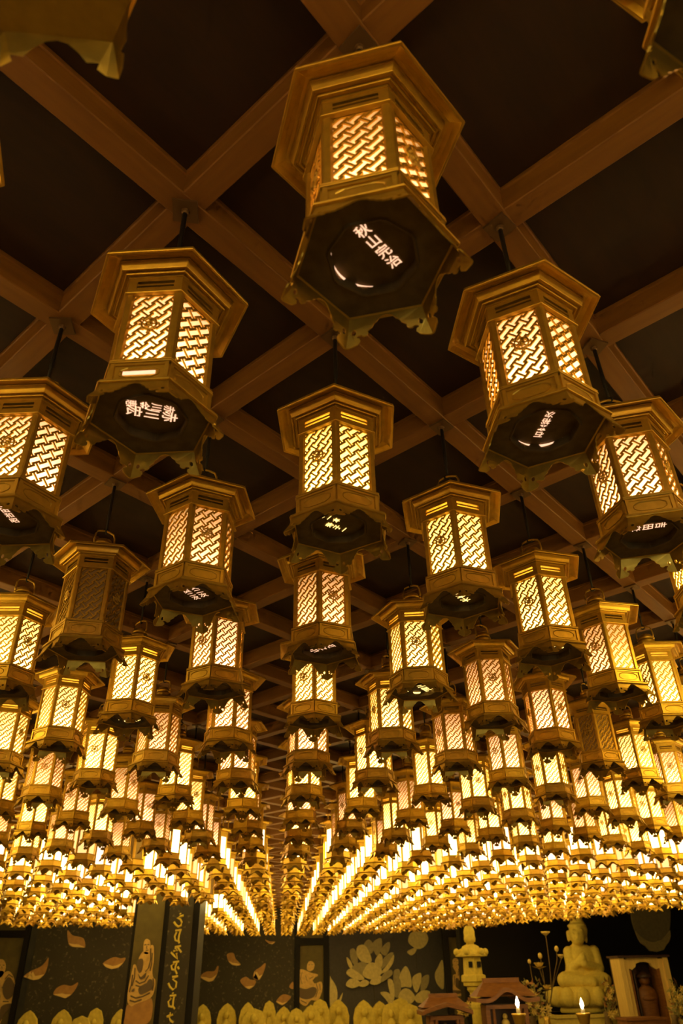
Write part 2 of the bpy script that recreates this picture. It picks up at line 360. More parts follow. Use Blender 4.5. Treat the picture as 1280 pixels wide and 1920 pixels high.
EDGE = [(-30, 29.5), (-9.7, 29.5), (-5.6, 30.7), (-4.2, 30.7), (-3.7, 36.8), (.8, 39.4), (4.2, 38.2), (6.6, 37.5), (9.3, 33.0), (10.9, 31.0), (12.0, 27.7), (12.75, 25.5), (30, 22)]
def edge(x):
    for (a, b_), (c, d) in zip(EDGE, EDGE[1:]):
        if a <= x <= c: return b_+(d-b_)*(x-a)/(c-a)
PIL = (at_y(241, 1800, 21.9).x, at_y(367, 1800, 21.9).x, 21.9, 23.6)    # the square pillar among the lanterns
def solve_yaw(m, n, px, side):
    x, y = nodep(m, n); best = None
    for k in range(-70, 71):
        a = math.radians(k)-math.pi/2
        d = abs(proj(Vector((x+.195*math.cos(a), y+.195*math.sin(a), HB-1.10)))[0]-px)
        if best is None or d < best[0]: best = (d, k)
    return math.radians(best[1]+(0 if side == 'L' else 60))
cells = []
for n in range(-3, 54):
    for m in range(-26, 30):
        if (m+n) % 2: continue
        x, y = nodep(m, n)
        if y < .3 or y > edge(x): continue
        if PIL[0]-.35 < x < PIL[1]+.35 and PIL[2]-.35 < y < PIL[3]+.3: continue
        q = [proj(Vector((x+dx, y, HB-d))) for dx in (-.31, .31) for d in (.6, 1.29)]
        if max(a[0] for a in q) < -8 or min(a[0] for a in q) > 1288 or max(a[1] for a in q) < -4: continue
        cells.append((n, m))
cells.sort(key=lambda c: (nodep(c[1], c[0])[1]**2+nodep(c[1], c[0])[0]**2))
colcount = {}
ORD = ['first','second','third','fourth','fifth','sixth','seventh','eighth','ninth','tenth','eleventh','twelfth','thirteenth','fourteenth','fifteenth','sixteenth','seventeenth','eighteenth','nineteenth','twentieth']
ORD += ['twenty-'+w for w in ORD[:9]]
GLOW = {'yellow': 'bright yellow-white', 'soft': 'golden yellow', 'peach': 'pale peach', 'rose': 'dim amber', 'unlit': 'unlit dark'}
OWN = {(-2,0): 'largest lantern, top centre, amber glow, lit characters and crescent gap under its base',
 (-1,-1): 'pale peach lantern at upper left with two lines of lit characters underneath',
 (-1,1): 'pale peach lantern at upper right with one wheel medallion facing and crescent under base',
 (0,0): 'golden lantern in the middle of the photo, a post facing straight forward',
 (2,-2): 'unlit dark bronze lantern at left, its woven panels showing no glow',
 (6,4): 'unlit reddish brown lantern at right among brightly lit ones',
 (-3,-1): 'blurred lantern corner cut off at the top left of the frame',
 (-3,1): 'blurred lantern corner cut off at the top right of the frame',
 (-1,-3): 'sliver of a lantern eave at the left edge of the frame'}
def label_for(n, m, glow):
    colcount[m] = colcount.get(m, 0)+1; o = ORD[min(colcount[m]-1, 28)]
    if (n, m) in OWN: return OWN[(n, m)]
    w = 'in the middle column' if m == 0 else '%s column %s of the middle column' % (ORD[abs(m)-1], 'right' if m > 0 else 'left')
    return '%s lantern, %s from front, %s' % (GLOW[glow], o, w)
# names cut through the discs: lines of (text, first and last character in the photograph)
NAMES = {(-2,0): [('秋山完治', (677,430), (742,494))], (-1,-1): [('赤川金恵', (320,768), (240,755)), ('赤川宏', (320,782), (245,769))], (-1,1): [('石来裕次', (1009,816), (1032,774))],
 (0,-2): [('吉田和昭', (-2,945), (29,978))], (0,2): [('吉田孝', (1240,984), (1186,992))], (0,0): [('森一本', (603,966), (633,976)), ('寿子一', (617,984), (648,994))],
 (1,-1): [('英二次', (362,1101), (383,1117)), ('英二次', (349,1108), (369,1122))], (1,1): [('木本乙', (873,1125), (851,1110))], (2,2): [('正一郎', (1035,1208), (1052,1215))], (2,0): [('山本正', (588,1220), (622,1210))],
 (3,1): [('三郎', (788,1285), (802,1292))]}
KEYS1 = ('roof', 'cornice', 'frieze', 'rail', 'band', 'flange', 'under')
PN = {'roof': 'roof', 'cornice': 'cornice', 'frieze': 'frieze', 'rail': 'bottom_rail', 'band': 'base_band', 'flange': 'base_flange', 'under': 'underside_board'}
PLATE = {(0,0): 45, (1,1): 45, (-1,-1): 4, (0,-2): 0, (0,2): 15, (-1,1): 38, (2,-2): 38, (-2,0): 40}
GROUP = 'hexagonal brass lanterns hanging from the beam crossings'
def lantern_full(n, m, yaw, glow, lab):
    x, y = nodep(m, n)
    t = empty('hanging_lantern', W((x, y, HB-BASE)), yaw); tag(t, lab, 'lantern', GROUP)
    pr = math.radians(PLATE.get((n, m), random.choice((45, 45, 0, 20))))
    obj('ceiling_plate', LM['plate'], t, rz=pr-yaw); obj('hanging_rod', LM['rod'], t); obj('bail_loop', LM['bail'], t, rz=random.uniform(-.6, .6)-yaw); obj('cap_dome', LM['cap'], t)
    for k in KEYS1: obj(PN[k], LM['frieze_open' if k == 'frieze' and glow in ('yellow', 'soft') else k], t)
    tag(obj('paper_lining', LM['paper_'+glow], t), 'unlit paper behind the lattice' if glow == 'unlit' else 'glowing paper behind the lattice')
    for k in range(6):
        obj('corner_post', LM['post'], t, rz=math.pi/3*k); a = math.radians(60*k+30)
        lp = obj('lattice_panel', LM['lattice'], t, rz=a)
        if k % 2: obj('medallion', LM['medallion'], lp)
        obj('band_panel', LM['band_panel'], t, rz=a); obj('skirt_panel', LM['skirt'], t, rz=a)
    disc = obj('name_disc', LM['disc'], t)
    cm = 'cut_yellow' if glow in ('yellow', 'soft') else 'cut_peach'
    if (n, m) in NAMES:
        R_ = Matrix.Rotation(-yaw, 3, 'Z')
        for txt, p0, p1 in NAMES[(n, m)]:
            zz = HB-1.174; a = at_z(*p0, zz); c = at_z(*p1, zz); mid = R_ @ ((a+c)/2-Vector((x, y, 0))); dn = R_ @ (c-a)
            L = dn.length; me = text_mesh(txt, L*S/(len(txt)-1)*.84, cm)
            o = obj('lettering', me, disc); o['label'] = 'glowing characters cut through the disc'
            ang = math.atan2(dn.y, dn.x)
            # letters face down; their reading direction (local -Y) runs along dn
            X_ = Vector((-math.sin(ang), math.cos(ang), 0)); Y_ = Vector((-math.cos(ang), -math.sin(ang), 0))
            o.matrix_local = Matrix(((X_.x, Y_.x, 0, mid.x*S), (X_.y, Y_.y, 0, mid.y*S), (0, 0, -1, D(1.1745)*S), (0, 0, 0, 1)))
            if X_.cross(Y_).z > 0: o.matrix_local = Matrix(((-X_.x, Y_.x, 0, mid.x*S), (-X_.y, Y_.y, 0, mid.y*S), (0, 0, -1, D(1.1745)*S), (0, 0, 0, 1)))
    if (n, m) in ((-2,0), (-1,1), (4,-2), (3,1)): obj('disc_gap', LM['gap_yellow' if cm == 'cut_yellow' else 'gap_peach'], t, rz=-yaw+{(-2,0): .7, (-1,1): -.15}.get((n, m), 0))
    if (n, m) == (-1, -1): b_ = MB(); b_.box((-.055, -.199*C30-.0035, D(1.158)), (.055, -.199*C30-.001, D(1.143))); obj('lit_slot', b_.mesh('lit_slot', 'cut_peach', scale=S), t, rz=math.radians(-30))
    if glow != 'unlit':
        li = bpy.data.lights.new('lamp_bulb', 'POINT'); li.energy = BULB*{'yellow': 1.5, 'soft': 1.25, 'peach': 1.0, 'rose': .7}[glow]; li.shadow_soft_size = .012
        li.color = (1, .72, .34) if glow in ('yellow', 'soft') else (1, .61, .36)
        lo = bpy.data.objects.new('lamp_bulb', li); COL.objects.link(lo); lo.parent = t; lo.location = (0, 0, D(1.06)*S)
    return t
# simple lantern for the far rows (one mesh, one per kind of paper)
def simple(mb, x=0, y=0, z=0, yaw=0, pm=1):
    o = len(mb.v)
    q = MB(); a0 = -math.pi/2
    q.lathe([(.10, D(.56)), (.306, D(.624)), (.312, D(.641)), (.25, D(.610)), (.243, D(.655)), (.198, D(.667)), (.198, D(.745)), (.190, D(.75))], 6, a0)
    q.lathe([(.190, D(1.092)), (.208, D(1.096)), (.200, D(1.108)), (.200, D(1.186)), (.233, D(1.199)), (.224, D(1.212)), (.12, D(1.205)), (.115, D(1.175))], 6, a0, cap1=True)
    q.lathe([(.180, D(1.095)), (.180, D(.748))], 6, a0, mi=pm)
    for k in range(6):
        a = math.pi/3*k+a0; u = Vector((math.cos(a), math.sin(a), 0)); tt = Vector((-u.y, u.x, 0))
        q.add([u*.178-tt*.022+Vector((0, 0, D(1.10))), u*.197+Vector((0, 0, D(1.10))), u*.178+tt*.022+Vector((0, 0, D(1.10))), u*.178-tt*.022+Vector((0, 0, D(.745))), u*.197+Vector((0, 0, D(.745))), u*.178+tt*.022+Vector((0, 0, D(.745)))], [(0, 1, 4, 3), (1, 2, 5, 4)])
        rm = math.radians(60*k+30)
        out = [(-.5, 0), (-.5, 1), (-.41, .97), (-.34, .84), (-.37, .7), (-.26, .72), (-.2, .52), (-.1, .3), (0, .23), (.1, .3), (.2, .52), (.26, .72), (.37, .7), (.34, .84), (.41, .97), (.5, 1), (.5, 0)]
        P = [Matrix.Rotation(rm, 3, 'Z') @ Vector(skirt_fn(u_, v_, 0)) for u_, v_ in out]
        q.add(P, [tuple(t) for t in tessellate_polygon([[Vector((u_, v_, 0)) for u_, v_ in out]])])
    q.box((-.01, -.01, D(.56)), (.01, .01, D(0))); q.box((-.054, -.054, D(.01)), (.054, .054, D(0)))
    q.lathe([(.01, D(.45)), (.05, D(.47)), (.06, D(.50)), (.068, D(.51)), (.09, D(.562))], 8)
    R_ = Matrix.Rotation(yaw, 3, 'Z')
    mb.v += [tuple(R_ @ Vector(v)+Vector((x, y, z))) for v in q.v]; mb.f += [tuple(o+i for i in f) for f in q.f]; mb.m += q.m
far = {}
for t in ('yellow', 'soft', 'peach', 'rose', 'unlit'):
    b = MB(); simple(b); far[t] = b.mesh('hanging_lantern', ['brass', 'glow_'+t], scale=S)
kinds = ['yellow']*9+['soft']*4+['peach']*4+['rose']*3+['unlit']
rest = MB(); RK = ['yellow', 'soft', 'peach', 'rose', 'unlit']; count = 0
for n, m in cells:
    r = random.random(); gl = random.choice(kinds); yw = random.uniform(0, 2*math.pi)
    if (n, m) in TURN: px, sd, gl = TURN[(n, m)]; yw = solve_yaw(m, n, px, sd)
    elif n < 0: gl = 'unlit' if (n, m) == (-3, -1) else 'rose'; yw = math.radians({(-3,-1): 39, (-3,1): 55}.get((n, m), 12))
    x, y = nodep(m, n)
    if count < 300:
        lab = label_for(n, m, gl)
        if n <= 14: lantern_full(n, m, yw, gl, lab)
        else: tag(obj('hanging_lantern', far[gl], None, W((x, y, HB-BASE)), yw), lab, 'lantern', GROUP)
    else: simple(rest, x, y, HB-BASE, yw, 1+RK.index(gl))
    count += 1
around = MB(); seen = set(cells)
for n in range(-10, 24):
    for m in range(-16, 19):
        if (m+n) % 2 or (n, m) in seen: continue
        x, y = nodep(m, n)
        if -4 < y < 16 and abs(x-.1*y) < 4+.55*max(y, 0) and not (PIL[0]-.35 < x < PIL[1]+.35 and PIL[2]-.35 < y < PIL[3]+.3): simple(around, x, y, HB-BASE, random.uniform(0, 6), 1+RK.index(random.choice(kinds)))
o = obj('surrounding_lanterns', around.mesh('surrounding_lanterns', ['brass']+['glow_'+k for k in RK], scale=S)); o.location = (0, 0, EYE)
tag(o, 'more brass lanterns overhead and beside the visitor, beyond the frame', 'lanterns', kind='stuff')
if rest.v:
    o = obj('far_lanterns', rest.mesh('far_lanterns', ['brass']+['glow_'+k for k in RK], scale=S)); o.location = (0, 0, EYE)
    tag(o, 'farthest rows of tiny glowing brass lanterns above the back wall', 'lanterns', kind='stuff')

# ------------------------------------------------------------------ the rest of the hall
mat('floor_stone', (.42, .33, .20), .55, noise=(.33, .25, .15), scale=3)
mat('wall_stone', (.05, .042, .022), .6, noise=(.03, .026, .014), scale=6)
mat('mural_granite', (.05, .038, .012), .7, noise=(.22, .18, .08), scale=22, ramp=(.60, .74))
mat('mural_night', (.075, .064, .048), .7, noise=(.058, .050, .038), scale=25)
mat('lacquer_black', (.012, .009, .004), .6, spec=.2)
mat('panel_olive', (.17, .125, .022), .7, noise=(.13, .095, .016), scale=12)
mat('figure_gold', (.88, .56, .13), .6, noise=(.70, .42, .09), scale=25)
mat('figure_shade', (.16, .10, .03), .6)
mat('petal_orange', (.58, .29, .055), .6, noise=(.46, .22, .04), scale=18)
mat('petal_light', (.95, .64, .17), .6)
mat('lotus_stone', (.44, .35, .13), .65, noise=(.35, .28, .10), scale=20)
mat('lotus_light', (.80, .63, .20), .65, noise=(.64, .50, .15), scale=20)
mat('statue_stone', (.86, .66, .085), .8, noise=(.70, .53, .065), scale=22, bump=.25)
mat('buddha_stone', (.86, .66, .10), .8, noise=(.74, .56, .08), scale=30, bump=.2)
mat('letter_gold', (.95, .72, .08), .5)
mat('shrine_wood', (.30, .115, .015), .55, noise=(.19, .068, .009), scale=10, wave=(1, 1, 6))
mat('dark_wood', (.07, .032, .012), .5, noise=(.05, .022, .009), scale=10)
mat('pale_wood', (.95, .66, .16), .5, noise=(.82, .54, .12), scale=8, wave=(5, 5, .6))
mat('leaf_dark', (.22, .20, .04), .6, noise=(.40, .33, .07), scale=12)
mat('leaf_rust', (.55, .26, .06), .6, noise=(.40, .17, .04), scale=12)
mat('flower_gold', (.95, .70, .13), .5, noise=(.62, .42, .08), scale=30)
mat('wax', (.85, .75, .5), .5)
mat('flame', (1, .8, .4), .5, emit=((1, .78, .42), 30))
mat('red_cloth', (.55, .06, .03), .7)

def struct(name, a, c, m, label):
    b = MB(); b.box(a, c); o = obj(name, b.mesh(name, m, scale=S)); o.location = (0, 0, EYE); return tag(o, label, kind='structure')
FZ = -EYE/S
YL, YC, YR = 31.8, 40.6, 37.2
xl = at_y(305, 1800, YL).x; xr = at_y(868, 1800, YC).x; xr2 = at_y(868, 1800, YR).x
struct('floor', (XA, YA, FZ-.3), (XB, YB, FZ), 'floor_stone', 'stone floor of the hall')
struct('wall_left', (XA, YL, FZ), (xl, YL+.3, CZ+.02), 'wall_stone', 'dark stone wall at the far left')
struct('wall_recess', (xl-.3, YL+.3, FZ), (xl, YC+.3, CZ+.02), 'wall_stone', 'dark stone side of the middle recess')
struct('wall_back', (xl, YC, FZ), (xr+.5, YC+.3, CZ+.02), 'wall_stone', 'dark stone back wall of the hall')
struct('wall_right', (xr2, YR, FZ), (XB, YR+.3, CZ+.02), 'lacquer_black', 'black wall behind the seated stone figure')
struct('wall_jamb', (xr2, YR+.3, FZ), (xr2+.3, YC, CZ+.02), 'wall_stone', 'short return of the right wall')
struct('wall_west', (XA-.3, YA, FZ), (XA, YL, CZ+.02), 'wall_stone', 'long side wall on the left')
struct('wall_east', (XB, YA, FZ), (XB+.3, YR, CZ+.02), 'wall_stone', 'long side wall on the right')
struct('wall_entrance', (XA, YA-.3, FZ), (-1.5, YA, CZ+.02), 'wall_stone', 'entrance wall left of the doorway')
struct('wall_entrance', (4.2, YA-.3, FZ), (XB, YA, CZ+.02), 'wall_stone', 'entrance wall right of the doorway')

def crm(pts, k=4):       # round an outline off
    out = []; n = len(pts)
    for i in range(n):
        p0, p1, p2, p3 = (Vector(pts[(i+j-1) % n]) for j in range(4))
        for q in range(k):
            t = q/k; out.append(tuple(.5*((2*p1)+(p2-p0)*t+(2*p0-5*p1+4*p2-p3)*t*t+(3*p1-p0-3*p2+p3)*t**3)))
    return out
def flat(name, pts, Y, proud, th, m, parent, rnd=True):
    """outline given in photo pixels, lying on the wall plane Y (grid steps); raised by proud, th thick (m)"""
    pts = crm(pts) if rnd else pts
    L = parent.location if parent else Vector((0, 0, 0))
    P = [W(at_y(x, y, Y)) for x, y in pts]
    b = MB(); b.sheet([(p.x, p.z) for p in P], [], lambda x, z, w: (x-L.x, Y*S-proud-w-L.y, z-L.z), th)
    return obj(name, fixn(b.mesh(name, m)), parent)
def stroke(name, pts, Y, proud, r, m, parent):
    L = parent.location; b = MB()
    for pl in pts: b.tube([W(at_y(x, y, Y))+Vector((0, -proud, 0))-L for x, y in pl], r, 5)
    return obj(name, b.mesh(name, m), parent)
def thing(name, px, py, Y, label, cat, group=None):
    t = empty(name, W(at_y(px, py, Y))); return tag(t, label, cat, group)
def zpx(o, k, pts): return [(o[0]+x*k, o[1]+y*k) for x, y in pts]

# ---- carved wall murals
def board(t, x0, x1, y0, y1, Y, m, th=.03):
    return flat('board', [(x0, y0), (x1, y0), (x1, y1), (x0, y1)], Y, 0, th, m, t, False)
def plumb(px, py, Y, py2):  # pixel x at another height on the same upright line
    p = at_y(px, py, Y); z = at_y(px, py2, Y).z
    return proj(Vector((p.x, Y, z)))
def upright_board(t, name, x0, x1, ytop, ybot, Y, m, proud=0, th=.03):
    q = [plumb(x0, 1800, Y, ytop), plumb(x1, 1800, Y, ytop), plumb(x1, 1800, Y, ybot), plumb(x0, 1800, Y, ybot)]   # x is read at y = 1800
    return flat(name, q, Y, proud, th, m, t, False)
def petals(t, Y, o, k, lst):
    for pts in lst:
        p = zpx(o, k, pts); pe = flat('petal', p, Y, .03, .012, 'petal_orange', t)
        xs = [a[0] for a in p]; cy = sum(a[1] for a in p)/len(p); cx = sum(xs)/len(p)
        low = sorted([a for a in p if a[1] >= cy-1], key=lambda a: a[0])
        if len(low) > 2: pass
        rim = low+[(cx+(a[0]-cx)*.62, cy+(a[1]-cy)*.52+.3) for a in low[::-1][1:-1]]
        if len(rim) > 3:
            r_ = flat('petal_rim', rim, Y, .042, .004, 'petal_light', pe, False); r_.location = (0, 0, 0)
            for v in r_.data.vertices: v.co = v.co-t.location
            r_.data.update()
t = thing('petal_mural', 150, 1960, YL, 'speckled dark granite mural with four drifting petals, left of the pillar', 'mural', 'petal murals')
upright_board(t, 'board', 62, 262, 1650, 1990, YL, 'mural_granite')
petals(t, YL, (0, 1720), .1875, [
 [(680,130),(730,180),(800,195),(845,220),(855,300),(800,300),(730,295),(690,260)],
 [(245,590),(310,540),(400,500),(450,460),(490,405),(480,490),(450,570),(400,615),(340,628),(270,605)],
 [(540,770),(570,710),(640,675),(710,685),(750,670),(785,650),(770,700),(720,770),(660,808),(600,790)],
 [(1035,460),(1090,420),(1150,398),(1210,410),(1258,405),(1240,450),(1190,500),(1120,518),(1060,495)]])
t = thing('petal_mural', 470, 1960, YC, 'dark granite mural with seven drifting petals, right of the lettered pillar', 'mural', 'petal murals')
upright_board(t, 'board', 340, 552, 1650, 1980, YC, 'mural_granite')
petals(t, YC, (370, 1730), .2109, [
 [(25,480),(80,435),(150,430),(175,390),(190,390),(175,460),(140,515),(100,525),(55,505)],
 [(265,280),(320,270),(340,320),(385,370),(360,382),(310,375),(275,340)],
 [(380,515),(430,480),(470,505),(520,515),(505,560),(460,590),(420,570)],
 [(495,490),(510,430),(560,395),(600,360),(605,385),(580,460),(545,510)],
 [(600,150),(640,165),(690,170),(665,193),(625,180)],
 [(700,695),(760,637),(830,657),(800,700),(755,733),(715,715)],
 [(815,570),(845,525),(853,545),(850,590)]])
t = thing('lotus_mural', 720, 1960, YC, 'blue-black mural of two large carved lotus blossoms behind the small statues', 'mural')
upright_board(t, 'board', 617, 831, 1650, 1980, YC, 'mural_night')
LO = (600, 1730); LK = .1875
def lotus(name, lst):
    f = empty(name, t.location); f.parent = t; f.location = (0, 0, 0); base = t
    for i, (pts, lt) in enumerate(lst):
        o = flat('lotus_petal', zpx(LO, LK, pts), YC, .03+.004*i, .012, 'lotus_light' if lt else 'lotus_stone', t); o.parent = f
    me = None
    return f
lotus('lotus_blossom', [
 ([(300,270),(340,262),(370,330),(370,440),(320,400),(298,330)],0), ([(430,230),(480,168),(530,220),(520,300),(440,320)],0), ([(520,210),(605,155),(612,260),(560,330)],0),
 ([(600,290),(640,220),(690,195),(692,260),(650,330)],0), ([(370,240),(440,225),(490,300),(510,390),(430,400),(365,330)],1), ([(630,360),(700,300),(730,310),(680,400),(600,470)],0),
 ([(545,380),(590,310),(620,350),(612,440),(560,450)],1), ([(600,505),(680,400),(732,320),(725,400),(670,480),(620,505)],1), ([(262,345),(305,390),(335,480),(300,460),(272,410)],1),
 ([(320,440),(420,390),(480,440),(480,530),(400,525),(330,490)],0), ([(420,520),(465,420),(520,398),(590,430),(612,500),(560,555),(490,565)],1), ([(258,500),(300,460),(380,500),(440,560),(380,575),(300,545)],1),
 ([(253,622),(300,560),(380,580),(400,620),(320,655)],1), ([(375,620),(430,570),(482,590),(470,625),(420,642)],1), ([(490,600),(550,530),(622,545),(600,600),(540,622)],1), ([(600,595),(625,510),(700,470),(717,515),(660,565)],0)])
lotus('lotus_blossom', [
 ([(735,600),(733,490),(770,463),(797,490),(795,600)],0), ([(800,640),(788,540),(850,433),(900,520),(910,640),(850,640)],1), ([(920,620),(925,540),(1002,503),(1002,600),(960,700)],1), ([(1000,650),(1015,550),(1083,523),(1072,630),(1010,700)],0),
 ([(735,600),(790,560),(805,650),(780,750),(715,710)],0), ([(672,568),(722,580),(740,700),(725,800),(690,690)],1), ([(598,698),(680,700),(745,800),(700,825),(650,765)],1), ([(940,745),(1010,680),(1092,690),(1065,785),(970,800)],1), ([(775,740),(825,662),(890,668),(945,745),(900,810),(820,810)],1)])
lotus('lotus_bud', [([(878,190),(898,110),(960,85),(1042,88),(1078,160),(1048,230),(990,264),(930,247)],1), ([(868,290),(900,268),(962,250),(947,300),(910,327),(880,312)],1)])
for pts in ([(1222,378),(1172,450),(1143,520),(1165,610),(1232,655)], [(98,552),(110,560),(150,620),(172,700),(160,790),(98,830)], [(226,698),(188,770),(178,835),(204,790)]):
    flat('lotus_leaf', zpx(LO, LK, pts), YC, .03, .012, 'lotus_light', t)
for pl in ([(525,630),(540,700),(548,780)], [(958,300),(960,380),(962,460)]): stroke('lotus_stem', [zpx(LO, LK, pl)], YC, .035, .008, 'mural_granite', t)

def monk(t, Y, proud, o, k, robe, parts, shades, lines=()):
    f = flat('figure', zpx(o, k, robe), Y, proud, .02, 'figure_gold', t)
    def sub(name, pts, pr, m):
        q = flat(name, zpx(o, k, pts), Y, pr, .008, m, t); q.parent = f
    for nm, pts in parts: sub(nm, pts, proud+.02, 'figure_gold')
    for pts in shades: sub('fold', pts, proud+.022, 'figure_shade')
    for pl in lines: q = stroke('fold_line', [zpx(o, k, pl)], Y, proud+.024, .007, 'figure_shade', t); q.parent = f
def framed(px0, px1, ytop, Y, label, base):
    t = thing('figure_panel', base, 1965, Y, label, 'panel', 'framed figure panels')
    upright_board(t, 'board', px0, px1, 1650, 1985, Y, 'panel_olive', 0, .035)
    b = empty('frame', t.location); b.parent = t; b.location = (0, 0, 0)
    for a, c, yt, yb in ((px0-9, px0, 1650, 1985), (px1, px1+9, 1650, 1985)):
        o = upright_board(t, 'frame_bar', a, c, yt, yb, Y, 'lacquer_black', 0, .09); o.parent = b
    q = [plumb(px0, 1800, Y, ytop-13), plumb(px1, 1800, Y, ytop-13), plumb(px1, 1800, Y, ytop), plumb(px0, 1800, Y, ytop)]
    o = flat('frame_bar', q, Y, .002, .085, 'lacquer_black', t, False); o.parent = b
    return t
t = framed(-80, 40, 1758, YL, 'black framed panel with a standing robed figure at the left edge', 5)
monk(t, YL, .035, (0, 1720), .1875, [(-40,560),(0,640),(45,560),(100,540),(140,590),(160,680),(150,780),(140,850),(60,900),(10,1060),(-60,1090),(-90,800)],
     [('head', [(-40,470),(-10,430),(40,422),(68,470),(60,540),(20,600),(-30,580)]), ('beard', [(-10,560),(50,540),(45,650),(10,680)])],
     [[(40,690),(90,600),(140,640),(150,760),(90,820),(50,780)], [(20,900),(100,860),(130,880),(60,960),(10,1040)]],
     [[(0,480),(20,478)], [(40,478),(58,480)], [(30,490),(34,515)], [(60,620),(100,570),(140,600)], [(30,700),(80,730),(130,690)], [(40,840),(100,840)], [(0,700),(10,800),(-10,900)], [(150,650),(152,740)]])
t = framed(562, 606, 1772, YC, 'narrow black framed panel with a seated figure beside the lotus mural', 584)
monk(t, YC, .035, (370, 1730), .2109, [(905,430),(930,415),(975,430),(1010,445),(1068,460),(1060,480),(1020,490),(1040,540),(1100,525),(1108,600),(1070,690),(1010,690),(960,740),(900,700),(890,640),(900,540)],
     [('head', [(972,390),(985,350),(1015,343),(1040,370),(1030,415),(1000,432),(975,420)]), ('arm', [(925,440),(960,450),(990,500),(1040,465),(1050,480),(1000,530),(950,550),(915,520)])],
     [[(900,580),(960,590),(1030,570),(1060,600),(1030,660),(960,680),(900,650)]],
     [[(985,375),(1000,375)], [(1010,372),(1028,374)], [(930,440),(915,500),(930,545)], [(960,470),(975,520)], [(1055,540),(1070,600),(1050,660)], [(920,690),(970,715)], [(995,500),(1030,480)], [(1085,545),(1090,600)]])
t = framed(842, 905, 1757, YR+1.2, 'black framed panel with a standing figure behind the stone lantern', 870)
monk(t, YR+1.2, .035, (820, 1720), .1094, [(250,830),(340,820),(380,900),(380,1060),(330,1100),(300,1180),(420,1260),(540,1200),(550,1300),(420,1340),(260,1360),(185,1330),(200,1220),(250,1200),(255,1000),(310,960)],
     [('head', [(245,750),(265,710),(310,700),(350,740),(345,800),(290,830),(255,810)])], [[(300,1050),(350,1060),(340,1180),(300,1160)], [(240,1250),(420,1250),(460,1190),(480,1270),(350,1310),(260,1310)]],
     [[(270,760),(290,758)], [(310,758),(335,760)], [(350,880),(345,1000)], [(280,1000),(275,1150)]])

# ---- lettered pillar among the lanterns
YP = PIL[2]
t = empty('square_pillar', W(((PIL[0]+PIL[1])/2, (PIL[2]+PIL[3])/2, FZ))); tag(t, 'tall dark square pillar with golden script and a figure panel', 'pillar')
b = MB(); L = t.location; b.box((PIL[0]*S-L.x, PIL[2]*S+.012-L.y, 0), (PIL[1]*S-L.x, PIL[3]*S-L.y, (HB-FZ)*S)); obj('shaft', b.mesh('shaft', 'lacquer_black'), t)
upright_board(t, 'figure_board', 247, 299, 1660, 1990, YP, 'panel_olive', -.012, .02)
upright_board(t, 'script_board', 309, 355, 1660, 1990, YP, 'mural_granite', -.012, .02)
ZO, ZK = (220, 1680), .1406
monk(t, YP, .008, ZO, ZK, [(290,840),(310,790),(350,740),(400,760),(440,700),(455,655),(490,680),(490,850),(470,1000),(480,1080),(510,1130),(490,1280),(430,1370),(250,1440),(190,1470),(140,1400),(150,1240),(200,1000),(220,920),(250,920),(280,1000),(300,930)],
     [('head', [(355,660),(365,600),(400,572),(440,600),(445,680),(425,760),(385,780),(355,740)]), ('beard', [(350,760),(420,760),(400,860),(370,900)])],
     [[(290,850),(340,840),(350,900),(330,1000),(290,1020),(270,930)], [(380,1180),(430,1110),(470,1130),(470,1230),(400,1280),(310,1310),(290,1230)], [(285,1040),(320,1080),(390,1020),(370,1090),(310,1110)], [(190,1270),(230,1230),(230,1270)]],
     [[(365,655),(395,648)], [(405,648),(435,652)], [(398,665),(394,700),(405,705)], [(385,725),(420,725)], [(450,700),(448,850),(420,960),(380,1010)], [(470,760),(462,900),(440,1000)], [(240,960),(235,1080),(200,1200)], [(250,1130),(300,1165),(370,1140),(420,1060)], [(250,1190),(310,1210),(390,1170)], [(180,1330),(250,1360),(340,1340),(440,1290)], [(170,1390),(240,1410),(330,1380)], [(480,1100),(490,1180),(470,1260)], [(210,1050),(190,1180),(165,1280)]])
flat('rock', zpx(ZO, ZK, [(140,1450),(250,1440),(380,1390),(460,1370),(470,1550),(400,1700),(110,1750),(105,1600)]), YP, .008, .015, 'petal_orange', t)
GL = [[[(838,230),(842,246)], [(885,262),(840,272),(798,292),(842,312),(860,350),(850,392),(815,410),(780,382),(755,345)]],
 [[(775,462),(858,452)], [(845,455),(825,520),(815,580),(827,632)], [(792,480),(765,540),(775,590),(805,602),(820,570)]],
 [[(768,682),(850,665)], [(800,675),(830,720),(855,752)], [(770,690),(802,730),(748,735)], [(715,750),(760,800),(800,842),(790,760)]],
 [[(743,885),(825,875)], [(800,880),(775,940),(770,985),(797,1042)], [(760,900),(720,930),(730,980),(770,985)], [(805,940),(822,977)]],
 [[(733,1080),(812,1068)], [(800,1070),(740,1110),(790,1150),(780,1220),(740,1252),(700,1210),(680,1160)]],
 [[(736,1290),(744,1304)], [(700,1332),(787,1323)], [(760,1330),(745,1400),(740,1470),(767,1507)], [(720,1360),(680,1410),(690,1470),(735,1480)]],
 [[(702,1553),(716,1580),(660,1612)], [(742,1578),(690,1610),(710,1660),(747,1687)]]]
for g in GL: stroke('letter', [zpx(ZO, ZK, l) for l in g], YP, .010, .012, 'letter_gold', t)

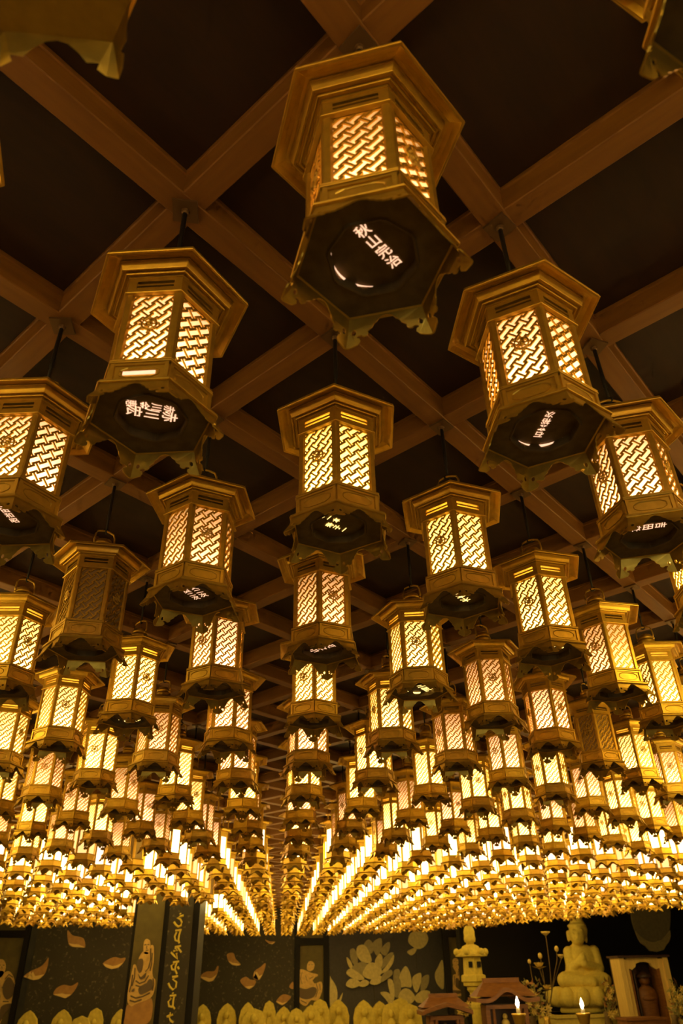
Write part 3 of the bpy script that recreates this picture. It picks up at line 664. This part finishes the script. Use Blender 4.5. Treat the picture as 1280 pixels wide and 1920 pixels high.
# ---- small stone statues on benches along the walls
def bench(px0, px1, Y, z, label):
    a, c = at_y(px0, 1900, Y), at_y(px1, 1900, Y)
    t = empty('stone_bench', W(((a.x+c.x)/2, Y, FZ))); tag(t, label, 'bench'); w = (c.x-a.x)*S/2; h = (z-FZ)*S
    b = MB(); b.box((-w, -.50, h-.09), (w, .20, h)); obj('bench_top', b.mesh('bench_top', 'statue_stone'), t)
    n = max(2, int(w*2/1.2))
    for k in range(n+1):
        x = -w+.15+(2*w-.3)*k/n; b = MB(); b.box((x-.1, -.44, 0), (x+.1, .16, h-.09)); obj('bench_block', b.mesh('bench_block', 'statue_stone'), t)
SG = 'small stone statues along the wall'
SN = [0]
def statue(px, top, wpx, Y, zb, lab, rnd=False):
    SN[0] += 1; Y = Y-(.62 if SN[0] % 2 else 0)
    p = at_y(px, top, Y); H = (p.z-zb)*S; w = (at_y(px+wpx/2, top, Y).x-at_y(px-wpx/2, top, Y).x)*S/2
    t = empty('stone_statue', W((p.x, Y, zb)), random.uniform(-.04, .04)); tag(t, lab, 'statue', SG)
    if rnd: out = [(-w*.8, 0), (-w, H*.45), (-w*.93, H*.75), (-w*.6, H*.93), (0, H), (w*.6, H*.93), (w*.93, H*.75), (w, H*.45), (w*.8, 0)]
    else: out = [(-w*.75, 0), (-w*.95, H*.4), (-w, H*.62), (-w*.8, H*.82), (-w*.38, H*.94), (0, H), (w*.38, H*.94), (w*.8, H*.82), (w, H*.62), (w*.95, H*.4), (w*.75, 0)]
    b = MB(); b.sheet(out, [], lambda x, z, q: (x, .10-q, z), .09); obj('halo_slab', fixn(b.mesh('halo_slab', 'statue_stone')), t)
    b = MB(); hr = w*.30
    b.lathe([(w*.7, 0), (w*.78, H*.05), (w*.7, H*.14), (w*.62, H*.22), (w*.66, H*.32), (w*.58, H*.45), (w*.42, H*.56), (w*.18, H*.62), (w*.15, H*.65)], 14, cap0=True, cap1=True, c=(0, -.05), sy=.65)
    b.ball((0, -.05, H*.65+hr*1.0), (hr, hr*.95, hr*1.2), 12, 8)
    b.ball((0, -.05-hr*.95, H*.65+hr*.9), hr*.2, 6, 4)
    for s_ in (-1, 1): b.ball((s_*hr, -.05, H*.65+hr*.95), (hr*.16, hr*.2, hr*.42), 6, 4); b.ball((s_*w*.45, -.10, H*.36), (w*.2, w*.2, H*.12), 8, 6)
    b.ball((0, -.05-w*.5, H*.34), (w*.2, w*.14, w*.16), 8, 6)
    obj('seated_body', fixn(b.mesh('seated_body', 'statue_stone', True)), t)
ZS1 = at_y(150, 1985, 30.9).z; ZS2 = at_y(560, 1960, 38.6).z; ZS3 = at_y(560, 1963, 37.6).z
bench(30, 300, 30.9, ZS1, 'stone bench carrying statues under the left petal mural')
bench(372, 826, 38.6, ZS2, 'rear stone bench carrying pointed statues below the middle murals'); bench(372, 826, 36.9, ZS3, 'front stone bench carrying statues below the middle murals')
for px, top, w, r_, lab in [(54,1895,40,0,'leftmost pointed stone statue below the petal mural'), (118,1893,40,0,'second pointed stone statue below the left petal mural'), (152,1905,42,1,'low rounded stone statue between two pointed ones under left mural'), (180,1890,32,1,'tall rounded stone statue below the left petal mural'), (226,1892,34,0,'pointed stone statue just left of the lettered pillar'), (262,1905,48,1,'broad rounded stone statue in front of the pillar figure panel')]:
    statue(px, top, w, 30.9, ZS1, lab, r_)
for px, top, w, r_, lab in [(380,1883,34,0,'pointed stone statue just right of the lettered pillar'), (426,1881,36,0,'second pointed statue right of the lettered pillar'), (465,1879,32,0,'pointed statue behind a broad rounded one, middle petal mural'), (505,1876,26,1,'slim tall statue left of the framed seated figure'), (600,1873,36,1,'tall statue at the right post of the seated figure panel'), (634,1874,40,0,'statue at the left edge of the lotus mural'), (712,1877,36,0,'pointed statue under the stem of the upper lotus'), (750,1871,40,1,'tall statue below the lower lotus blossom')]:
    statue(px, top, w, 38.6, ZS2, lab, r_)
for px, top, w, r_, lab in [(477,1891,46,1,'broad rounded statue in front of the middle petal mural'), (532,1887,34,0,'pointed statue at the left post of the seated figure panel'), (556,1890,32,1,'rounded statue directly below the seated figure panel'), (583,1884,38,0,'large pointed statue below the seated figure panel'), (682,1875,40,0,'two-peaked tall statue under the upper lotus blossom'), (732,1880,36,1,'rounded statue left below the lower lotus blossom'), (768,1882,44,1,'broad rounded statue beside the dark wooden shrine')]:
    statue(px, top, w, 36.9, ZS3, lab, r_)

# ---- altar group on the right
YA_ = 30.0; ZT = at_y(1085, 1945, YA_).z
def loc_at(px, py, Y): return W(at_y(px, py, Y))
ax0, ax1 = at_y(775, 1900, 25.0).x, at_y(1300, 1900, 31).x+3
t = empty('altar_table', W(((ax0+ax1)/2, 28.6, FZ))); tag(t, 'long dark wooden altar table below the candles', 'table'); w = (ax1-ax0)*S/2; h = (ZT-FZ)*S
b = MB(); b.box((-w, -4.4*S, h-.06), (w, 5.6*S, h)); obj('table_top', b.mesh('table_top', 'dark_wood'), t)
for sx in (-1, 1):
    for y in (-4.2*S, 5.4*S): b = MB(); b.box((sx*w-.06, y-.06, 0), (sx*w+.06, y+.06, h-.06)); obj('leg', b.mesh('leg', 'dark_wood'), t)

def remesh(b, name, m, vox):
    o = obj('tmp', b.mesh('tmp', m)); md = o.modifiers.new('r', 'REMESH'); md.mode = 'VOXEL'; md.voxel_size = vox
    sm = o.modifiers.new('s', 'SMOOTH'); sm.iterations = 3; sm.factor = .5
    dg = bpy.context.evaluated_depsgraph_get(); me = bpy.data.meshes.new_from_object(o.evaluated_get(dg)); bpy.data.objects.remove(o)
    me.name = name; me.materials.clear(); me.materials.append(MATS[m]); me.polygons.foreach_set('use_smooth', [True]*len(me.polygons)); return me
# seated stone figure
YB_ = 32.6
B0 = loc_at(1089, 1848, YB_); kx = (loc_at(1090, 1800, YB_)-loc_at(1089, 1800, YB_)).x
def bp(px, py, dy=0):   # photo pixel -> point relative to the seat, dy in pixel widths towards the back
    v = loc_at(px, py, YB_)-B0; return Vector((v.x, dy*kx, v.z))
t = empty('stone_buddha', Vector((B0.x, B0.y, EYE+ZT*S))); tag(t, 'large seated stone Buddha with hands raised at the chest', 'statue'); OFF = B0.z-(EYE+ZT*S)
b = MB()
def el(px, py, dy, rx, ry, rz): b.ball(bp(px, py, dy), (rx*kx, ry*kx, rz*kx), 16, 10)
def cap(a, c, r0, r1, n=7):
    for i in range(n+1):
        f = i/n; p = a+(c-a)*f; r = (r0+(r1-r0)*f)*kx; b.ball(p, r, 12, 8)
el(1085,1840,0,34,26,14); el(1088,1820,2,27,20,26); el(1088,1797,2,30,18,24); el(1088,1786,3,32,15,13)          # hips, belly, chest, shoulders
cap(bp(1110,1838,0), bp(1054,1837,-18), 17, 13); cap(bp(1070,1838,0), bp(1122,1837,-18), 17, 13)                   # thighs
cap(bp(1050,1838,-20), bp(1100,1842,-30), 12, 9); cap(bp(1126,1838,-20), bp(1080,1841,-28), 12, 9)                 # shins crossed in front
cap(bp(1066,1786,0), bp(1068,1815,-6), 10.5, 9); cap(bp(1113,1784,0), bp(1121,1815,-6), 10.5, 9)                   # upper arms
cap(bp(1068,1816,-8), bp(1081,1799,-24), 8.5, 6.5); cap(bp(1120,1816,-8), bp(1088,1809,-25), 8.5, 6.5)             # forearms
el(1082,1797,-27,7,6,8); cap(bp(1083,1793,-28), bp(1084,1787,-27), 2.6, 2.2, 3); el(1085,1807,-27,7.5,6,6.5)        # fists, raised finger
cap(bp(1082,1778,0), bp(1081,1768,-2), 10, 9, 4)                                                                    # neck
el(1079,1752,-6,14,16,19); el(1084,1743,2,17,17,19); el(1078,1763,-12,9,8,8)                                        # face, skull, jaw
el(1081,1729,1,12,12,12); el(1079,1736,-4,17.5,18,5)                                                                # hair knot, diadem band
el(1074.5,1753,-21,2.4,3.2,4.5); el(1069,1746,-18,5,3,1.6); el(1082,1745,-19,5,3,1.6); el(1070,1749,-18.5,4,2.6,2); el(1081,1748.5,-19,4,2.6,2); el(1075.5,1760,-19,4.6,2.4,1.4); el(1075.5,1762,-18.5,3.8,2.4,1.4)
el(1097,1756,0,3.2,5,11); el(1065,1755,2,2.4,5,10)
me = remesh(b, 'seated_figure', 'buddha_stone', .016); o = obj('seated_figure', me, t); o.location = (0, 0, OFF)
for n_, rows, nn in (('lotus_seat', [(1849,46),(1853,49),(1862,53),(1872,56),(1880,55),(1886,48),(1889,40)], 24), ('seat_collar', [(1889,42),(1893,44),(1898,43)], 24)):
    b = MB(); b.lathe([(hw*kx, (loc_at(1089, py, YB_).z-t.location.z)) for py, hw in rows][::-1], nn, cap0=True, cap1=True, sy=.8)
    if n_ == 'lotus_seat':
        for k in range(12):
            a = 2*math.pi*(k+.5)/12; z = loc_at(1089, 1868, YB_).z-t.location.z
            b.ball((53*kx*math.cos(a), 53*kx*.8*math.sin(a), z), (13*kx, 9*kx, 15*kx), 10, 8)
    obj(n_, fixn(b.mesh(n_, 'buddha_stone', True)), t)
b = MB(); zz = loc_at(1089, 1898.5, YB_).z-t.location.z; b.box((-72*kx, -56*kx, 0), (66*kx, 50*kx, zz)); b.box((-75*kx, -59*kx, zz-.05), (69*kx, 53*kx, zz)); obj('plinth', b.mesh('plinth', 'buddha_stone'), t)
b = MB()
for k, dx in enumerate((-50, -40, -28, -15, -4, 12, 24, 44)):
    x = dx*kx; z = zz-.17; b.box((x-.022, -57.2*kx, z-.05), (x+.022, -56*kx, z)); b.box((x-.008, -57.2*kx, z), (x+.008, -56*kx, z+.03))
tag(obj('inscription', b.mesh('inscription', 'lacquer_black'), t), 'dark carved characters cut off by the frame')
# stone lantern
def turned(t, name, cx, rows, Y, m, n=6, sy=1., a0=0, smooth=False):
    k = (loc_at(cx+1, 1800, Y)-loc_at(cx, 1800, Y)).x; b = MB()
    b.lathe([(hw*k, max(0, loc_at(cx, py, Y).z-t.location.z)) for py, hw in rows][::-1], n, a0, cap0=True, cap1=True, sy=sy)
    return obj(name, fixn(b.mesh(name, m, smooth)), t)
YS = 31.2; t = empty('stone_lantern', W((at_y(889, 1850, YS).x, YS, ZT))); tag(t, 'tall carved stone lantern with curled roof corners', 'stone lantern')
turned(t, 'finial', 889, [(1736,6),(1741,9),(1747,10.5),(1754,10),(1760,11),(1766,10),(1767,7),(1772,8)], YS, 'statue_stone', 16, smooth=True)
turned(t, 'roof', 889, [(1771,9),(1774,15),(1780,19),(1786,24),(1790,30),(1793,30),(1795,17)], YS, 'statue_stone', 6)
k = (loc_at(890, 1800, YS)-loc_at(889, 1800, YS)).x
for q in range(6):
    a = math.pi/3*q; b = MB(); c = Vector((27*k*math.cos(a), 27*k*math.sin(a), loc_at(889, 1785, YS).z-t.location.z)); b.ball(c, 6*k, 10, 8); obj('roof_curl', b.mesh('roof_curl', 'statue_stone', True), t)
turned(t, 'firebox', 889, [(1795,16.5),(1827,18)], YS, 'statue_stone', 6, a0=math.pi/6)
b = MB(); z0, z1 = loc_at(889, 1814, YS).z-t.location.z, loc_at(889, 1803, YS).z-t.location.z
for cx_ in (-6.5, 9): b.box((cx_*k-.03, -17*k, z0), (cx_*k+.03, -14*k, z1))
obj('firebox_window', b.mesh('firebox_window', 'lacquer_black'), t)
turned(t, 'platform', 889, [(1827,19),(1829,23),(1840,23.5),(1842,20),(1848,20),(1850,14),(1856,14),(1861,10)], YS, 'statue_stone', 6, a0=math.pi/6)
turned(t, 'shaft', 889, [(1861,9.5),(1880,8.5),(1884,10),(1889,10),(1893,9),(1930,9.5),(1938,16),(1946,16)], YS, 'statue_stone', 12)
# round bud relief on the black wall
t = thing('bud_relief', 1217, 1800, YR, 'pale carved bud on the black wall above the wooden cabinet', 'relief')
flat('bud', [(1181,1712),(1184,1732),(1192,1752),(1205,1763),(1222,1768),(1240,1762),(1251,1748),(1254,1722),(1250,1700),(1218,1692),(1186,1698)], YR, .012, .05, 'lotus_stone', t)
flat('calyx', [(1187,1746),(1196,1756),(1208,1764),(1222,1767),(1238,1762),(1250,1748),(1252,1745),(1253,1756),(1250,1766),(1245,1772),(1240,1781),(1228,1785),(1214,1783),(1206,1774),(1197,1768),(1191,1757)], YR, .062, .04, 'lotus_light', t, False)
# open pale cabinet with a wooden figure
YK = 29.4; C0 = at_y(1228, 1900, YK); zb_ = ZT; Hc = at_y(1212, 1795, YK).z-zb_; wc = (at_y(1257, 1793, YK).x-at_y(1167, 1797, YK).x)/2
t = empty('open_cabinet', W((C0.x-.02, YK, zb_))); tag(t, 'open pale wooden cabinet with stepped frame holding a robed figure', 'cabinet')
Hm, wm = Hc*S, wc*S; dp = .42
b = MB(); b.box((-wm, dp-.04, 0), (wm, dp, Hm)); obj('back_panel', b.mesh('back_panel', 'dark_wood'), t)
for s_ in (-1, 1):
    x0, x1 = sorted((s_*wm, s_*wm*.80)); b = MB(); b.box((x0, 0, 0), (x1, dp-.04, Hm)); obj('side_panel', b.mesh('side_panel', 'pale_wood'), t)
    x0, x1 = sorted((s_*wm*.80, s_*wm*.64)); b = MB(); b.box((x0, .03, 0), (x1, dp-.06, Hm-.02)); obj('door_jamb', b.mesh('door_jamb', 'pale_wood'), t)
    x0, x1 = sorted((s_*wm*.64, s_*wm*.52)); b = MB(); b.box((x0, .06, 0), (x1, dp-.08, Hm-.04)); obj('inner_moulding', b.mesh('inner_moulding', 'shrine_wood'), t)
b = MB(); hd = [(-wm*.64, Hm), (wm*.64, Hm), (wm*.64, Hm*.86), (wm*.5, Hm*.84), (wm*.34, Hm*.88), (wm*.30, Hm*.92), (wm*.12, Hm*.94), (-wm*.12, Hm*.94), (-wm*.30, Hm*.92), (-wm*.34, Hm*.88), (-wm*.5, Hm*.84), (-wm*.64, Hm*.86)]
b.sheet(hd, [], lambda x, z, q: (x, .10-q, z), .06); obj('arched_head', fixn(b.mesh('arched_head', 'pale_wood')), t)
b = MB(); b.box((-wm-.03, -.03, Hm), (wm+.03, dp+.02, Hm+.03)); obj('cabinet_top', b.mesh('cabinet_top', 'dark_wood'), t)
f = empty('wooden_figure', W((C0.x+.06, YK+.5, zb_))); tag(f, 'dark wooden robed figure standing inside the pale cabinet', 'statue')
b = MB(); hh = Hm*.78
b.lathe([(wm*.30, 0), (wm*.33, hh*.2), (wm*.36, hh*.5), (wm*.42, hh*.62), (wm*.36, hh*.74), (wm*.16, hh*.80), (wm*.14, hh*.83)], 16, cap0=True, cap1=True, sy=.55); b.ball((0, 0, hh*.90), (wm*.22, wm*.22, hh*.10), 12, 8)
b.ball((0, -.06, hh*.6), (wm*.3, wm*.12, hh*.06), 10, 6)
obj('robed_body', fixn(b.mesh('robed_body', 'shrine_wood', True)), f)
b = MB(); b.lathe([(wm*.34, hh*.94), (wm*.30, hh*.99), (wm*.16, hh*1.04), (0.01, hh*1.06)], 16, cap0=True, cap1=True); obj('hat', fixn(b.mesh('hat', 'dark_wood', True)), f)
b = MB(); b.tube([(-wm*.44, -.08, .01), (-wm*.44, -.08, hh*1.02)], .018, 6); b.ball((-wm*.44, -.08, hh*1.05), (.05, .02, .06), 8, 6); obj('staff', b.mesh('staff', 'dark_wood'), f)
# little wooden shrines
def shrine(px, py_top, wpx, Y, lab, gable):
    k = (loc_at(px+1, 1850, Y)-loc_at(px, 1850, Y)).x; p = at_y(px, py_top, Y); t = empty('wooden_shrine', W((p.x, Y, ZT))); tag(t, lab, 'shrine', 'small wooden shrines on the altar')
    H = (p.z-ZT)*S; w = wpx*k/2; zr = H*.62
    b = MB(); b.box((-w*.72, .02, 0), (w*.72, .40, H*.12)); obj('shrine_base', b.mesh('shrine_base', 'shrine_wood'), t)
    b = MB(); b.box((-w*.62, .36, H*.12), (w*.62, .40, zr)); obj('shrine_back', b.mesh('shrine_back', 'dark_wood'), t)
    for s_ in (-1, 1):
        b = MB(); b.box((s_*w*.60-.03, .04, H*.12), (s_*w*.60+.03, .36, zr)); obj('shrine_side', b.mesh('shrine_side', 'shrine_wood'), t)
        b = MB(); b.lathe([(.022, H*.12), (.022, zr)], 8, cap0=True, cap1=True, c=(s_*w*.42, .04)); obj('shrine_post', b.mesh('shrine_post', 'shrine_wood'), t)
    b = MB(); b.box((-w*.66, .02, zr-.05), (w*.66, .07, zr)); obj('lintel', b.mesh('lintel', 'shrine_wood'), t)
    N = 24; pr = []
    for i in range(N+1):
        u = -1+2*i/N
        z = zr+(H*.20*math.exp(-(u*2.6)**2)+H*.05*abs(u)**2 if gable else H*.16*(1-abs(u))**.8+H*.02)
        pr.append((u*w, z))
    poly = pr+[(x, z+.05) for x, z in pr[::-1]]
    b = MB(); b.sheet(poly, [], lambda x, z, q: (x, -.10+q, z), .56); obj('front_roof', fixn(b.mesh('front_roof', 'shrine_wood')), t)
    b = MB(); b.add([(-w*.95, -.02, zr+.10), (w*.95, -.02, zr+.10), (w*.55, .22, H), (-w*.55, .22, H), (-w*.95, .46, zr+.10), (w*.95, .46, zr+.10)], [(0,1,2,3), (3,2,5,4), (0,3,4), (1,5,2), (0,4,5,1)]); obj('main_roof', fixn(b.mesh('main_roof', 'shrine_wood')), t)
    b = MB(); b.box((-w*.58, .18, H-.03), (w*.58, .26, H+.03)); obj('ridge', b.mesh('ridge', 'shrine_wood'), t)
    b = MB(); b.ball((0, .2, H*.30), (w*.14, .05, H*.1), 10, 6); b.ball((0, .2, H*.43), w*.08, 8, 6); b.lathe([(w*.2, H*.12), (w*.22, H*.16), (w*.14, H*.2)], 12, cap0=True, cap1=True, c=(0, .2)); obj('gilt_figure', b.mesh('gilt_figure', 'flower_gold', True), t)
shrine(945, 1838, 118, 27.4, 'brown wooden shrine with a curved gable roof behind the left candle', True)
shrine(835, 1868, 92, 27.0, 'low dark wooden shrine left of the stone lantern', False)
# gilt lotus sprays and flower bunches
def spray(px, Y, stems, lab):
    t = empty('gilt_lotus_spray', W((at_y(px, 1945, Y).x, Y, ZT))); tag(t, lab, 'ornament'); L = t.location; k = (loc_at(px+1, 1850, Y)-loc_at(px, 1850, Y)).x
    b = MB(); b.lathe([(7*k, 0), (8*k, .1), (5*k, .2), (6*k, .26)], 12, cap0=True, cap1=True); obj('vase', b.mesh('vase', 'gilt', True), t)
    for pts, kind, r_ in stems:
        P = [Vector((0, 0, .2))]+[loc_at(x, y, Y)-L for x, y in pts]; b = MB(); b.tube(P, .9*k, 5); s_ = obj('stem', b.mesh('stem', 'brass_dark'), t)
        c = P[-1]; b = MB()
        if kind == 'bud': b.ball(c, (r_*k*.8, r_*k*.8, r_*k), 10, 8)
        elif kind == 'leaf':
            b.lathe([(.2*k, -.01), (r_*k, .04), (r_*k*1.05, .06), (r_*k*.7, .05), (.3*k, .02)], 14); b.v = [tuple(Vector(v)+c) for v in b.v]
        else:
            for rr, n_, tilt in ((1., 9, .25), (.72, 8, .75), (.42, 6, 1.2)):
                for q in range(n_):
                    a = 2*math.pi*q/n_+rr*3; dr = Vector((math.cos(a)*math.cos(tilt), math.sin(a)*math.cos(tilt), math.sin(tilt))); sd = Vector((-math.sin(a), math.cos(a), 0))
                    e_ = c+dr*r_*k*(1.05 if rr > .5 else .8); m_ = c+dr*r_*k*.55; b.add([c, m_+sd*r_*k*.3, e_, m_-sd*r_*k*.3, m_+Vector((0, 0, -.008))], [(0,1,4), (1,2,4), (2,3,4), (3,0,4), (0,1,2,3)])
            b.ball(c+Vector((0, 0, .02)), r_*k*.28, 8, 6)
        obj('lotus_head', b.mesh('lotus_head', 'flower_gold'), t)
spray(1030, 31.0, [([(1034,1860),(1030,1810),(1023,1754)],'leaf',8), ([(1040,1820),(1044,1800),(1043,1779)],'bud',5), ([(1020,1840),(1012,1792)],'bud',5), ([(1022,1850),(1011,1816)],'flower',14), ([(1036,1850),(1052,1797)],'leaf',6), ([(1000,1850),(992,1803)],'bud',4), ([(1015,1880),(988,1842)],'bud',4), ([(1026,1880),(1026,1857)],'flower',12)], 'gilded lotus flowers on tall stems left of the stone Buddha')
def bunch(px, py, wpx, hpx, Y, lab, n=110, rust=.4):
    t = empty('flower_bunch', W((at_y(px, 1945, Y).x, Y, ZT))); tag(t, lab, 'flowers', 'flower bunches on the altar'); L = t.location; k = (loc_at(px+1, 1850, Y)-loc_at(px, 1850, Y)).x
    b = MB(); b.lathe([(6*k, 0), (8*k, .12), (5*k, .24), (6.5*k, .3)], 12, cap0=True, cap1=True); obj('vase', b.mesh('vase', 'brass_dark', True), t)
    lv = [MB(), MB()]; c0 = loc_at(px, py, Y)-L
    sb = MB()
    for q in range(9):
        e_ = c0+Vector((random.uniform(-.8, .8)*wpx/2*k, random.uniform(-.12, .12), random.uniform(-.5, .9)*hpx/2*k)); sb.tube([(0, 0, .2), e_*.5+Vector((0, 0, .1)), e_], .006, 4)
    obj('stems', sb.mesh('stems', 'leaf_dark'), t)
    for q in range(n):
        g_ = lambda s_: max(-.9, min(.9, random.gauss(0, s_))); c = c0+Vector((g_(.42)*wpx/2*k, g_(.4)*.14, max(.15-c0.z, g_(.45)*hpx/2*k))); d = Vector((random.gauss(0, 1), random.gauss(0, .6), random.gauss(.4, 1))).normalized(); s_ = d.orthogonal().normalized(); r_ = random.uniform(7, 13)*k
        lv[0 if random.random() > rust else 1].add([c, c+d*r_*.5+s_*r_*.25, c+d*r_, c+d*r_*.5-s_*r_*.25], [(0, 1, 2, 3)])
    obj('foliage', lv[0].mesh('foliage', 'leaf_dark'), t)
    if lv[1].v: obj('foliage', lv[1].mesh('foliage', 'leaf_rust'), t)
    for q in range(13):
        c = c0+Vector((random.uniform(-.42, .42)*wpx*k, random.uniform(-.16, -.04), max(.12-c0.z, random.uniform(-.5, .4)*hpx*k))); b = MB(); r_ = random.uniform(4.5, 7.5)*k
        for z_ in range(7):
            a = 2*math.pi*z_/7; b.add([c, c+Vector((math.cos(a-.35)*r_*.6, -.01, math.sin(a-.35)*r_*.6)), c+Vector((math.cos(a)*r_, -.02, math.sin(a)*r_)), c+Vector((math.cos(a+.35)*r_*.6, -.01, math.sin(a+.35)*r_*.6))], [(0, 1, 2, 3)])
        b.ball(c+Vector((0, -.012, 0)), r_*.3, 6, 4); obj('blossom', b.mesh('blossom', 'flower_gold'), t)
bunch(1003, 1872, 44, 56, 29.3, 'yellow flower bunch between the left candle and the Buddha', rust=.35)
bunch(1146, 1870, 34, 56, 30.9, 'rust and green flower bunch between the Buddha and the pale cabinet', rust=.55)
bunch(1272, 1880, 36, 70, 27.8, 'yellow flower bunch at the right edge beside the cabinet', rust=.3)
bunch(868, 1892, 24, 20, 29.7, 'small pale flower bunch between the two wooden shrines', 30, .1)
# candles
def candle(px, ytop, ycan, ydish, Y, lab):
    p = loc_at(px, ydish, Y); t = empty('candle', Vector((p.x, p.y, EYE+ZT*S))); tag(t, lab, 'candle', 'lit candles on tall holders'); L = t.location; k = (loc_at(px+1, 1850, Y)-loc_at(px, 1850, Y)).x
    z = [loc_at(px, y_, Y).z-L.z for y_ in (ytop, ycan, ydish)]
    b = MB(); b.lathe([(4*k, z[2]-.02), (3.6*k, (z[1]+z[2])/2), (2.8*k, z[1])], 12, cap0=True, cap1=True); obj('wax_stick', b.mesh('wax_stick', 'wax', True), t)
    fh = z[0]-z[1]; b = MB(); b.lathe([(.3*k, z[1]-.005), (2.6*k, z[1]+fh*.18), (3.2*k, z[1]+fh*.38), (2.2*k, z[1]+fh*.65), (1.0*k, z[1]+fh*.85), (.1*k, z[0])], 10, cap0=True, cap1=True); obj('flame', b.mesh('flame', 'flame', True), t)
    b = MB(); b.lathe([(4*k, 0), (10*k, 0), (10*k, .03), (4*k, .06), (2.6*k, .12), (2.6*k, z[2]-.20), (7*k, z[2]-.14), (9*k, z[2]-.10), (12*k, z[2]-.02), (13.5*k, z[2]), (12.5*k, z[2]+.004), (5*k, z[2]-.02)], 20, cap0=True); obj('holder', fixn(b.mesh('holder', 'brass', True)), t)
candle(972, 1868, 1889, 1901, 25.4, 'burning candle on a dish in front of the wooden shrine')
candle(1093, 1871, 1891, 1900, 25.4, 'burning candle on a dish in front of the stone Buddha')
# offering box and red cloth
p = at_y(1210, 1912, 27.0); t = empty('offering_box', W((p.x, 27.0, ZT))); tag(t, 'red-brown wooden box with two gilt marks below the cabinet', 'box'); k = (loc_at(1211, 1900, 27)-loc_at(1210, 1900, 27)).x; H = max(.12, (at_y(1210, 1908, 27).z-ZT)*S)
b = MB(); b.box((-36*k, -.02, 0), (36*k, .35, H-.03)); obj('box_body', b.mesh('box_body', 'shrine_wood'), t)
b = MB(); b.box((-38*k, -.04, H-.03), (38*k, .37, H)); obj('box_lid', b.mesh('box_lid', 'shrine_wood'), t)
for dx in (-18, 16): b = MB(); b.box((dx*k-.03, -.026, H-.13), (dx*k+.03, -.02, H-.08)); obj('gilt_mark', b.mesh('gilt_mark', 'flower_gold'), t)
p = at_y(774, 1917, 27.0); t = empty('red_cushion', W((p.x, 26.9, ZT))); tag(t, 'small red cushion at the foot of the dark shrine', 'cushion'); b = MB(); b.ball((0, 0, .085), (.10, .08, .083), 14, 8); obj('cushion_body', b.mesh('cushion_body', 'red_cloth', True), t)
